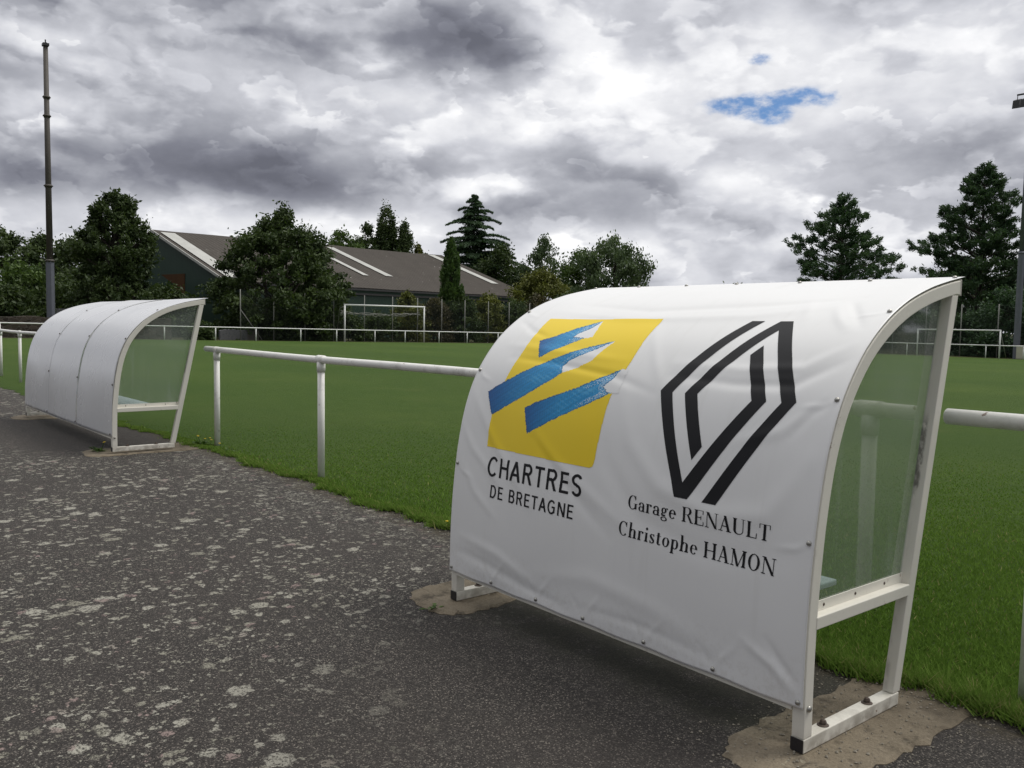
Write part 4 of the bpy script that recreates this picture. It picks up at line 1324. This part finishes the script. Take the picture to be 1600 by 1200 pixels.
FY = [-2.6 + (q + 2.6) * .973 for q in (26.84, 29.89, 32.9, 35.8, 39.05, 42.17, 45.07, 48.0, 50.92, 54.0, 56.84, 59.75)] + [61.5, 64.5, 67.5, 70.5, 73.5, 76]
fence('tall chain-link fence behind the far goal line, with bushes pressed against it', [(-70.2, y) for y in FY], 4.15, 0, ((0, 0, 1.9),))
fence('tall chain-link fence behind the far touchline, below the pines', [(x, 76) for x in np.arange(-69.6, -12, 3.06)], 4.4)

# ------------------------------------------------------------------ low walls on the left
def wall(name, label, x, y0, y1, h, th, mat, cat, cope=None):
    t = thing(name, label, cat, (x, (y0 + y1) / 2, tz((y0 + y1) / 2)))
    w_ = (y1 - y0) / 2
    n = 24
    r = random.Random(int(y0 * 10))
    V, F = [], []
    for i in range(n + 1):
        y = -w_ + 2 * w_ * i / n
        hh = h + (r.uniform(-.06, .06) if cope is None else 0)
        V += [(-th / 2, y, -.3), (th / 2, y, -.3), (th / 2, y, hh), (-th / 2, y, hh + .02)]
    for i in range(n):
        a = 4 * i
        for j in range(4):
            F.append((a + j, a + (j + 1) % 4, a + 4 + (j + 1) % 4, a + 4 + j))
    F += [(0, 3, 2, 1), (4 * n, 4 * n + 1, 4 * n + 2, 4 * n + 3)]
    MB().add(V, F).build('wall_body', mat, t)
    if cope:
        MB().box(-th / 2 - .04, th / 2 + .04, -w_ - .03, w_ + .03, h + .022, h + .10).build('coping', M['grey_concrete'], t)
    return t
wall('stone_wall', 'dark rubble stone wall below the brown mast, behind the far rail', -71.0, 1.0, 20.5, 1.50, .5, M['stone'], 'wall')
wall('concrete_block', 'grey concrete block standing above the stone wall beside the mast foot', -72.2, 12.45, 15.4, 2.10, .9, M['grey_concrete'], 'block', True)
wall('low_wall', 'low bluish grey wall under the spreading tree behind the far rail', -70.9, 24.5, 27.9, .80, .3, M['grey_concrete'], 'wall', None)

# ------------------------------------------------------------------ hangar
def hangar():
    A, E = Vector((-82.47, 29.50, 5.26)), Vector((-93.22, 78.74, 5.25))
    R1, R2 = Vector((-95.85, 26.49, 10.96)), Vector((-100.18, 67.07, 10.88))
    A2 = R1 + (R1 - A); A2.z = A.z
    E2 = R2 + (R2 - E); E2.z = E.z
    o0 = Vector((A.x, A.y, tz(A.y)))
    t = thing('sports_hangar', 'long green clad hangar with weathered grey roof and pale skylight strips', 'building', o0)
    L = lambda v: tuple(v - o0)
    zb = -1.2
    dn = lambda v: Vector((v.x, v.y, zb))
    inn = lambda v, c: v + (c - v).normalized() * .35
    cen = (A + E + A2 + E2) / 4
    a, e, a2, e2 = (inn(v, Vector((cen.x, cen.y, v.z))) for v in (A, E, A2, E2))
    r1 = R1 + (R2 - R1).normalized() * .5; r2 = R2 + (R1 - R2).normalized() * .5
    for v in (a, e, a2, e2): v.z -= .18
    r1.z -= .2; r2.z -= .2
    w_ = MB()
    w_.add([L(dn(a)), L(a), L(r1), L(a2), L(dn(a2))], [(0, 1, 2, 3, 4)])
    w_.add([L(dn(e)), L(e), L(r2), L(e2), L(dn(e2))], [(4, 3, 2, 1, 0)])
    w_.add([L(dn(a)), L(dn(e)), L(e), L(a)], [(0, 1, 2, 3)])
    w_.add([L(dn(a2)), L(a2), L(e2), L(dn(e2))], [(0, 1, 2, 3)])
    w_.build('wall', M['cladding'], t)
    # roof: two slopes, with running coordinates for the corrugation
    def roof_pt(u, v, lift=0.0, back=False):
        lo = (A2 + (E2 - A2) * u) if back else (A + (E - A) * u)
        hi = R1 + (R2 - R1) * u
        p = lo + (hi - lo) * v
        return p + Vector((0, 0, lift))
    V, F, RUN = [], [], []
    nu, nv = 40, 8
    for back in (False, True):
        k0 = len(V)
        for j in range(nv + 1):
            for i in range(nu + 1):
                u, v = i / nu, j / nv
                sag = -.10 * math.sin(u * math.pi * 3 + .5) * (v > .9) - .03 * math.sin(u * 31)
                V.append(L(roof_pt(u, v, sag * .5, back)))
                RUN.append((u * 46, v * 14, 0))
        for j in range(nv):
            for i in range(nu):
                q = (k0 + j * (nu + 1) + i, k0 + j * (nu + 1) + i + 1, k0 + (j + 1) * (nu + 1) + i + 1, k0 + (j + 1) * (nu + 1) + i)
                F.append(q if not back else q[::-1])
    me = bpy.data.meshes.new('roof'); me.from_pydata(V, [], F); me.update()
    at = me.attributes.new('run', 'FLOAT_VECTOR', 'POINT')
    at.data.foreach_set('vector', np.array(RUN, np.float32).ravel())
    rf = link('roof', me, M['roof'], t)
    so = rf.modifiers.new('sheet', 'SOLIDIFY'); so.thickness = .12; so.offset = -1
    for u0, u1, v0, v1 in ((.012, .050, .05, .93), (.435, .452, .28, .80), (.515, .540, .30, .93), (.925, .955, .30, .97)):
        n = 6
        VV = []
        for i in range(n + 1):
            v = v0 + (v1 - v0) * i / n
            VV += [L(roof_pt(u0, v, .10)), L(roof_pt(u1, v, .10))]
        mb = MB().add(VV, [(2 * i, 2 * i + 1, 2 * i + 3, 2 * i + 2) for i in range(n)])
        mb.build('skylight', M['skylight'], rf)
    g = MB()
    def bar(p, q, h, wd):
        p, q = Vector(p), Vector(q)
        d = (q - p).normalized(); s = d.cross(Vector((0, 0, 1))).normalized() * wd
        u = Vector((0, 0, h))
        return MB().add([p - s, p + s, p + s + u, p - s + u, q - s, q + s, q + s + u, q - s + u],
                        [(0, 1, 2, 3), (7, 6, 5, 4), (0, 4, 5, 1), (1, 5, 6, 2), (2, 6, 7, 3), (3, 7, 4, 0)])
    off = Vector((.12, .03, -.30))
    bar(L(A + off), L(E + off), .20, .10).build('gutter', M['gutter'], t)
    off2 = Vector((0.0, 0.0, -.62))
    bar(L(a + Vector((.06, .0, -.62))), L(e + Vector((.06, .0, -.62))), .22, .05).build('eaves_board', M['fascia'], t)
    dd = (A - E).normalized() * .06
    bar(L(A + dd + Vector((0, 0, -.24))), L(R1 + dd + Vector((0, 0, -.24))), .28, .05).build('barge_board', M['skylight'], t)
    # rust brown door high on the gable
    gd = (a - r1); gd.z = 0
    h0 = Vector((r1.x, r1.y, 0)); nrm = gd.cross(Vector((0, 0, 1))).normalized()
    if nrm.y > 0: nrm = -nrm
    p, q = h0 + gd * -.05, h0 + gd * .44
    DV = []
    for base in (p, q):
        for z in (1.5, 6.1):
            for k2 in (.0, .14):
                DV.append(L(Vector((base.x, base.y, z)) + nrm * (.01 + k2)))
    MB().add(DV, [(1, 5, 7, 3), (0, 2, 6, 4), (0, 1, 3, 2), (4, 6, 7, 5), (2, 3, 7, 6), (0, 4, 5, 1)]).build('gable_door', M['rustdoor'], t)
hangar()

# ------------------------------------------------------------------ trees
def leaf_quads(C, size, r, flat=1.0, aspect=.55, out=None):
    """one diamond leaf (or spray) at each point of C"""
    n = len(C)
    a = r.normal(size=(n, 3)); a[:, 2] *= flat
    if out is not None:
        a = a * .6 + out
    a /= np.linalg.norm(a, axis=1)[:, None] + 1e-9
    b = r.normal(size=(n, 3))
    b -= (b * a).sum(1)[:, None] * a
    b /= np.linalg.norm(b, axis=1)[:, None] + 1e-9
    sz = (size * (.6 + .8 * r.random(n)))[:, None]
    V = np.empty((n, 4, 3), np.float32)
    V[:, 0] = C - a * sz; V[:, 1] = C + b * sz * aspect
    V[:, 2] = C + a * sz; V[:, 3] = C - b * sz * aspect
    return V.reshape(-1, 3)
def limb(mb, p, q, r0, r1, r, bend=.08):
    p, q = Vector(p), Vector(q)
    L = (q - p).length
    pts, rad = [], []
    o = Vector((r.uniform(-1, 1), r.uniform(-1, 1), r.uniform(0, 1))) * L * bend
    for i in range(5):
        t = i / 4
        pts.append(p.lerp(q, t) + o * math.sin(t * math.pi)); rad.append(r0 + (r1 - r0) * t)
    mb.tube(pts, rad, 6)
def make_crown(name, parts, tones, mat, parent):
    me = polys_mesh(name, np.concatenate(parts), 4)
    face_attr(me, 'tone', np.concatenate(tones))
    return link(name, me, mat, parent)
def broadleaf(name, label, cat, loc, H, hw, prof_pts, mat, seed, nclump=110, nleaf=150, leaf=.17, cr=(.10, .19), base=.10, group=None, stems=1, droop=0.0, solid=.25, spike=.5):
    r = np.random.default_rng(seed)
    rr = random.Random(seed)
    t = thing(name, label, cat, (loc[0], loc[1], tz(loc[1]) if len(loc) < 3 else loc[2]), 0, group)
    tt = np.array([p[0] for p in prof_pts]); rad = np.array([p[1] for p in prof_pts])
    parts, tones, cen = [], [], []
    lop = r.uniform(0, 6.28, 3); la = r.uniform(.06, .16, 3)
    while len(cen) < nclump:
        h = r.uniform(base, 1.0)
        R0 = np.interp(h, tt, rad) * hw
        if r.random() > (R0 / (rad.max() * hw)) ** .8 + .06:
            continue
        a = r.uniform(0, 6.283)
        R0 *= 1 + la[0] * np.sin(2 * a + lop[0] + h * 5) + la[1] * np.sin(3 * a + lop[1] - h * 7) + la[2] * np.sin(h * 17 + lop[2])
        q = math.sqrt(r.uniform(solid, 1.0)) if r.random() < .8 else math.sqrt(r.random())
        c_r = r.uniform(*cr) * hw
        q = max(0, R0 - c_r * .55) * q
        cen.append((math.cos(a) * q, math.sin(a) * q, h * H - c_r * .5 * (h > .8), c_r))
    cen = np.array(cen)
    for (x, y, z, c_r) in cen:
        n = int(nleaf * r.uniform(.5, 1.3))
        d = r.normal(size=(n, 3)); d /= np.linalg.norm(d, axis=1)[:, None]
        q = c_r * (.35 + .75 * r.random(n) ** .6)
        P = d * q[:, None]
        up_ = np.array([x, y, (z - H * .35)]); up_ = up_ / (np.linalg.norm(up_) + 1e-6)
        P[:, 2] *= .75
        P += up_ * (np.abs(r.normal(0, spike, n)) * c_r)[:, None]
        P[:, 2] -= droop * r.random(n) * c_r * 2
        stray = r.random(n) < .10
        P[stray] *= 1.35
        P += (x, y, z)
        P[:, 2] = np.maximum(P[:, 2], .05)
        o = np.zeros((n, 3))
        if droop: o[:, 2] = -droop * 2
        parts.append(leaf_quads(P, leaf, r, out=o if droop else None, aspect=.5))
        tones.append(np.clip(r.uniform(.1, .75) + r.normal(0, .18, n), 0, 1))
    make_crown('crown', parts, tones, mat, t)
    tr = MB()
    for sidx in range(stems):
        ox, oy = (0, 0) if stems == 1 else (rr.uniform(-.12, .12) * hw, rr.uniform(-.12, .12) * hw)
        top = Vector((ox * 2, oy * 2, H * .72))
        tr.tube([(ox, oy, -.2), (ox * 1.2, oy * 1.2, H * .2), (ox * 1.5 + .03 * H * rr.uniform(-1, 1), oy * 1.5, H * .45), top], [H * .026, H * .021, H * .015, H * .004], 8)
    order = r.permutation(len(cen))[:max(8, nclump // 6)]
    for i in order:
        x, y, z, c_r = cen[i]
        z0 = max(.12 * H, z - .35 * math.hypot(x, y) - .12 * H)
        limb(tr, (0, 0, min(z0, H * .6)), (x, y, z), H * .009, H * .002, rr)
    tr.build('trunk', M['bark'], t, True)
    return t
def conifer(name, label, loc, H, hw, mat, seed, style='cedar', base=.06, nbranch=90, spray=.20, group=None, dens=1.0, open_=0.0):
    r = np.random.default_rng(seed); rr = random.Random(seed)
    t = thing(name, label, 'tree', (loc[0], loc[1], tz(loc[1])), 0, group)
    parts, tones = [], []
    tr = MB()
    wob = [(rr.uniform(-1, 1) * .01 * H * (i > 0)) for i in range(6)]
    tr.tube([(wob[i], wob[(i + 2) % 6] * (i > 0), H * i / 5 * .985 - .1 * (i == 0)) for i in range(6)], [H * .020 * (1 - i / 5) + .03 for i in range(6)], 8)
    for i in range(nbranch):
        u = (i + r.uniform(-.4, .4)) / nbranch
        u = min(max(u, 0), .995)
        h = base + (1 - base) * u
        az = i * 2.4 + r.uniform(-.5, .5)
        if style == 'cedar':
            L = hw * (1 - u) ** .80 * r.uniform(.45, 1.15) + .12
            rise, droop = .16 + .30 * u, .20
        elif style == 'pine':
            L = hw * (min(1.0, 1.25 * (1 - u)) ** .80) * r.uniform(.45, 1.10) + .25
            rise, droop = .30 + .45 * u, -.02
        else:
            L = hw * (1 - u ** 2) ** .7 * r.uniform(.7, 1.05) + .08
            rise, droop = 1.4, 0
        if open_ and r.random() < open_:
            L *= .45
        d = np.array([math.cos(az), math.sin(az)])
        k = 7
        s = np.linspace(0, 1, k)
        X = d[0] * L * s; Y = d[1] * L * s
        Z = h * H + L * rise * s - L * (rise * .55 + droop) * s ** 2.2 * (1 if style == 'cedar' else .35)
        tr.tube(list(zip(X, Y, Z)), list(np.linspace(max(.015, L * .018), .008, k)), 5, cap=False)
        n = int(L * 62 * dens) + 26
        q = r.uniform(.10 if style == 'cedar' else .30, 1.03, n) ** (.8 if style == 'cedar' else .6)
        px = np.interp(q, s, X); py = np.interp(q, s, Y); pz = np.interp(q, s, Z)
        side = np.array([-d[1], d[0]])
        if style == 'cedar':
            wdt = r.normal(0, .17, n) * L * (1.05 - q * .75)
            pz = pz - np.abs(r.normal(0, .10, n)) - .06 * np.abs(wdt)
        elif style == 'pine':
            # tufts on side twigs
            nt = max(4, int(L * 3.2))
            tq = r.uniform(.30, 1.0, nt) ** .7
            which = r.integers(0, nt, n)
            off = r.normal(0, .20, nt) * L * (1.05 - .5 * tq)
            up = r.uniform(-.10, .40, nt)
            q = tq[which]
            px = np.interp(q, s, X); py = np.interp(q, s, Y); pz = np.interp(q, s, Z) + up[which] + r.normal(0, .15, n)
            wdt = off[which] + r.normal(0, .17, n)
            px = px + r.normal(0, .17, n) * d[0]; py = py + r.normal(0, .17, n) * d[1]
        else:
            wdt = r.normal(0, .16, n) * L
            pz = pz + r.normal(0, .2, n)
        P = np.stack([px + side[0] * wdt, py + side[1] * wdt, pz], 1)
        out = np.zeros((n, 3)); out[:, :2] = d * .9
        if style == 'cedar': out[:, 2] = -.35
        elif style == 'pine': out[:, 2] = .55
        else: out[:, 2] = 1.4
        parts.append(leaf_quads(P, spray, r, out=out, aspect=.26 if style != 'cypress' else .45))
        tones.append(np.clip(r.uniform(.1, .8) + r.normal(0, .2, n), 0, 1))
    make_crown('crown', parts, tones, mat, t)
    tr.build('trunk', M['bark'], t, True)
    return t
ROUND = [(.05, .55), (.2, .9), (.45, 1.0), (.7, .85), (.9, .5), (1, .15)]
OVOID = [(.02, .9), (.25, 1.0), (.55, .98), (.78, .80), (.92, .50), (1, .2)]
POPLAR = [(.05, .5), (.3, .95), (.6, 1.0), (.85, .65), (1, .15)]
DOMED = [(.06, .85), (.20, 1.0), (.38, .95), (.58, .74), (.78, .46), (.92, .24), (1, .10)]
BUSH = [(.0, .85), (.3, 1.0), (.7, .85), (1, .3)]
broadleaf('evergreen_oak', 'dense dark upright tree left of the hangar gable, behind the plain shelter', 'tree', (-80.1, 18.8), 12.3, 3.35, OVOID, M['leaf_dark'], 11, 380, 130, .155, (.08, .17), .03, solid=.4, spike=.6)
broadleaf('spreading_tree', 'broad dark green tree standing in front of the left half of the hangar', 'tree', (-75.2, 32.0), 11.6, 7.0, DOMED, M['leaf_dark'], 12, 460, 120, .17, (.045, .10), .08, stems=2, solid=.3, spike=.8)
broadleaf('poplar', 'taller of the two narrow dark poplars rising behind the hangar ridge', 'tree', (-130.1, 76.0), 21.9, 2.9, POPLAR, M['leaf_dark'], 13, 260, 110, .20, (.16, .30), .08, spike=.9)
broadleaf('poplar', 'shorter narrow poplar just right of the tallest one behind the hangar ridge', 'tree', (-128.1, 78.4), 19.4, 2.2, POPLAR, M['leaf_dark'], 14, 160, 100, .20, (.2, .34), .08, spike=.9)
broadleaf('bushy_tree', 'rounded dark tree peeping over the hangar ridge left of the poplars', 'tree', (-129.4, 67.0), 17.2, 5.0, ROUND, M['leaf_mid'], 15, 120, 120, .25, (.14, .26), .2)
broadleaf('bushy_tree', 'dark leafy tree filling the gap between the poplars and the rounded tree', 'tree', (-131.5, 72.8), 19.0, 3.8, ROUND, M['leaf_dark'], 16, 90, 120, .25, (.18, .3), .2)
broadleaf('sparse_tree', 'thin pale leaved tree above the hangar ridge right of the poplars', 'tree', (-122.0, 77.8), 16.2, 2.6, ROUND, M['leaf_yellow'], 17, 46, 70, .25, (.12, .24), .3)
conifer('cedar', 'tall pointed cedar with level drooping branches behind the hangar', (-112.5, 81.8), 22.9, 13.5, M['needle'], 21, 'cedar', .10, 170, .27, dens=1.7, open_=.25)
conifer('columnar_cypress', 'narrow upright cypress standing against the hangar roof', (-73.8, 50.2), 10.5, 1.35, M['needle_green'], 22, 'cypress', .02, 75, .17, dens=3.6, open_=.15)
broadleaf('leafy_tree', 'dark rounded tree right of the cedar above the end of the hangar roof', 'tree', (-105.2, 81.9), 13.8, 5.2, ROUND, M['leaf_dark'], 18, 130, 130, .24, (.14, .26), .05)
broadleaf('birch', 'slender grey green birch right of the hangar with drooping twigs', 'tree', (-97.4, 83.6), 15.2, 4.3, ROUND, M['leaf_grey'], 19, 80, 110, .20, (.12, .22), .12, droop=.5)
broadleaf('willow', 'large grey green drooping tree above the left end of the banner shelter', 'tree', (-85.1, 86.0), 14.9, 6.6, ROUND, M['leaf_grey'], 20, 170, 130, .21, (.10, .20), .08, droop=.55)
broadleaf('leafy_tree', 'lower dark tree between the birch and the large drooping tree', 'tree', (-92.5, 86.3), 12.8, 4.2, ROUND, M['leaf_mid'], 23, 90, 110, .21, (.16, .28), .05)
broadleaf('yellowing_bush', 'tall yellow green bush at the right end of the hangar roof', 'shrub', (-79.1, 67.3), 8.4, 4.0, BUSH, M['leaf_yellow'], 24, 150, 150, .17, (.12, .24), .02, solid=.4)
conifer('pine', 'open crowned pine above the middle of the banner shelter', (-48.7, 83.3), 15.9, 6.6, M['needle'], 31, 'pine', .26, 78, .19, dens=2.0, open_=.06)
conifer('pine', 'tallest pine beside the grey mast at the right edge', (-41.3, 99.2), 20.2, 8.4, M['needle'], 32, 'pine', .08, 140, .21, dens=1.8, open_=.08)
conifer('pine', 'dark pine mostly outside the right edge behind the grey mast', (-33.0, 101.0), 17.5, 6.2, M['needle'], 33, 'pine', .06, 120, .22, dens=1.8)
# the wood behind the wall on the left: every tree its own
g_bg = 'woodland trees on the left behind the stone wall'
for i, (x, y, h, hw, mt, lb) in enumerate((
        (-113.8, 15.4, 11.5, 4.0, 'leaf_dark', 'highest woodland tree at the left edge behind the mast'),
        (-115.7, 19.9, 11.0, 4.0, 'leaf_dark', 'woodland tree just left of the brown mast, farthest back'),
        (-109.1, 22.6, 10.9, 4.2, 'leaf_dark', 'woodland tree just right of the brown mast beside the dense oak'),
        (-116.4, 10.5, 11.6, 4.2, 'leaf_dark', 'woodland tree cut by the left edge of the picture'),
        (-112.0, 29.0, 11.0, 4.2, 'leaf_dark', 'woodland tree hidden behind the dense oak beside the hangar'))):
    broadleaf('woodland_tree', lb, 'tree', (x, y), h, hw, ROUND, M[mt], 40 + i, 120, 110, .22, (.15, .28), .02, g_bg, solid=.35)
g_sh = 'dark bushes in front of the wood on the left'
for i, (x, y, h, hw, mt, lb) in enumerate((
        (-96.0, 14.0, 6.4, 3.8, 'leaf_mid', 'olive green bush left of the brown mast below the wood'),
        (-95.6, 19.2, 6.2, 3.6, 'leaf_dark', 'dark bush right of the brown mast below the wood'),
        (-98.4, 9.6, 6.0, 3.9, 'leaf_mid', 'green bush at the left edge below the wood'),
        (-88.0, 16.5, 4.4, 3.4, 'leaf_dark', 'low dark bush behind the foot of the brown mast'),
        (-87.0, 11.0, 4.0, 3.4, 'leaf_dark', 'low dark bush behind the left part of the stone wall'),
        (-84.0, 24.0, 4.5, 3.2, 'leaf_dark', 'low dark bush between the dense oak and the hangar gable'))):
    broadleaf('woodland_bush', lb, 'shrub', (x, y), h, hw, BUSH, M[mt], 60 + i, 110, 120, .19, (.16, .28), .0, g_sh, solid=.35)
# the hedge pressed against the fence under the hangar eaves
g_h = 'hedge bushes along the fence below the hangar'
for i, (y, h, hw, mt, lb) in enumerate((
        (44.2, 4.5, 1.8, 'leaf_yellow', 'hedge bush with yellow green top left of the cypress'),
        (47.3, 4.1, 1.9, 'leaf_rust', 'reddish brown hedge bush at the foot of the cypress'),
        (50.9, 4.5, 2.0, 'leaf_dark', 'dark hedge bush just right of the cypress'),
        (54.3, 4.9, 1.9, 'leaf_yellow', 'hedge bush with yellowish shoots right of centre below the eaves'),
        (57.8, 4.7, 2.0, 'leaf_dark', 'dark hedge bush below the right end of the eaves'),
        (61.4, 5.0, 2.1, 'leaf_rust', 'brownish hedge bush beside the banner shelter edge'),
        (65.2, 5.2, 2.2, 'leaf_dark', 'dark hedge bush farthest right along the goal line fence'),
        (69.2, 5.0, 2.2, 'leaf_dark', 'dark hedge bush in the far corner hidden by the banner shelter'))):
    broadleaf('hedge_bush', lb, 'shrub', (-72.6, y), h, hw, BUSH, M[mt], 80 + i, 90, 120, .14, (.18, .32), .0, g_h, solid=.35)
g_l = 'low bushes behind the far goal'
for i, (x, y, h, hw, lb) in enumerate((
        (-72.3, 40.8, 2.6, 1.9, 'low dark bush behind the right half of the far goal'),
        (-72.3, 37.4, 2.2, 1.9, 'low dark bush behind the left half of the far goal'),
        (-72.3, 34.0, 2.6, 2.0, 'low dark bush left of the far goal under the spreading tree'),
        (-72.6, 30.4, 2.8, 2.0, 'low dark bush right of the low grey wall'),
        (-69.0, 22.2, 1.3, 1.0, 'small dark bush between the stone wall and the low grey wall'))):
    broadleaf('low_bush', lb, 'shrub', (x, y), h, hw, BUSH, M['leaf_dark'], 100 + i, 70, 110, .13, (.18, .32), .0, g_l, solid=.35)
# growth behind the far touchline, conifer shade put into its darker leaf colour
g_r = 'dark shrubs behind the far touchline fence'
xs_ = (-63, -58, -53, -48.5, -44, -40.2, -36.6, -33.2, -30.0, -26.6, -23.0, -19.0)
lbs = ('shrub nearest the far left corner behind the touchline fence', 'second shrub from the far corner behind the touchline fence', 'third shrub from the far corner behind the touchline fence', 'shrub left of the open crowned pine foot', 'shrub right of the open crowned pine foot', 'shrub seen through the left part of the shelter glazing', 'shrub seen through the shelter glazing left of the small goal',
       'dark shrub behind the left post of the small goal', 'dark shrub behind the right post of the small goal', 'dark shrub behind the cream switch cabinet', 'shrub past the right edge beside the grey mast', 'last shrub behind the touchline fence past the right edge')
for i, (x, lb) in enumerate(zip(xs_, lbs)):
    broadleaf('fence_shrub', lb, 'shrub', (x, 79.3 + .8 * math.sin(i * 2.1)), 4.6 + 1.3 * math.sin(i * 1.7), 2.7, BUSH, M['needle'], 120 + i, 90, 110, .15, (.18, .32), .0, g_r, solid=.35)
g_w = 'far trees behind the pines'
for i, (x, y, h, hw, lb) in enumerate((
        (-66, 112, 7.4, 5.0, 'far tree behind the open crowned pine, to its left'), (-57, 116, 7.4, 5.0, 'far tree behind the open crowned pine, to its right'),
        (-48.9, 112, 10.5, 5.2, 'far dark tree seen just right of the raised shelter corner'), (-40, 116, 12.0, 6.0, 'far dark tree behind the tallest pine'),
        (-29, 112, 12.0, 6.0, 'far dark tree at the right edge behind the mast'), (-78, 104, 7.6, 5.0, 'far low tree right of the large drooping tree'))):
    broadleaf('far_tree', lb, 'tree', (x, y), h, hw, ROUND, M['leaf_dark'], 140 + i, 110, 110, .26, (.15, .27), .0, g_w, solid=.35)
# the wood goes on past the right edge of the picture
_src = [o for o in bpy.data.objects if o.get('group') == 'dark shrubs behind the far touchline fence' and o.parent is None][:4]
def copy_tree(o):
    c = o.copy(); COL.objects.link(c)
    for ch in o.children:
        d = ch.copy(); COL.objects.link(d); d.parent = c
    return c
_far = [o for o in bpy.data.objects if o.get('group') == 'far trees behind the pines' and o.parent is None]
for i, (x, y) in enumerate(((-18, 104), (-7, 98), (4, 101), (16, 96), (28, 100), (41, 95), (54, 98), (66, 92))):
    c = copy_tree(_far[i % len(_far)])
    c.location = (x, y, tz(y)); c.rotation_euler.z = i * 1.3
    c['label'] = 'far tree past the right picture edge, %s of its row' % ('first', 'second', 'third', 'fourth', 'fifth', 'sixth', 'seventh', 'last')[i]
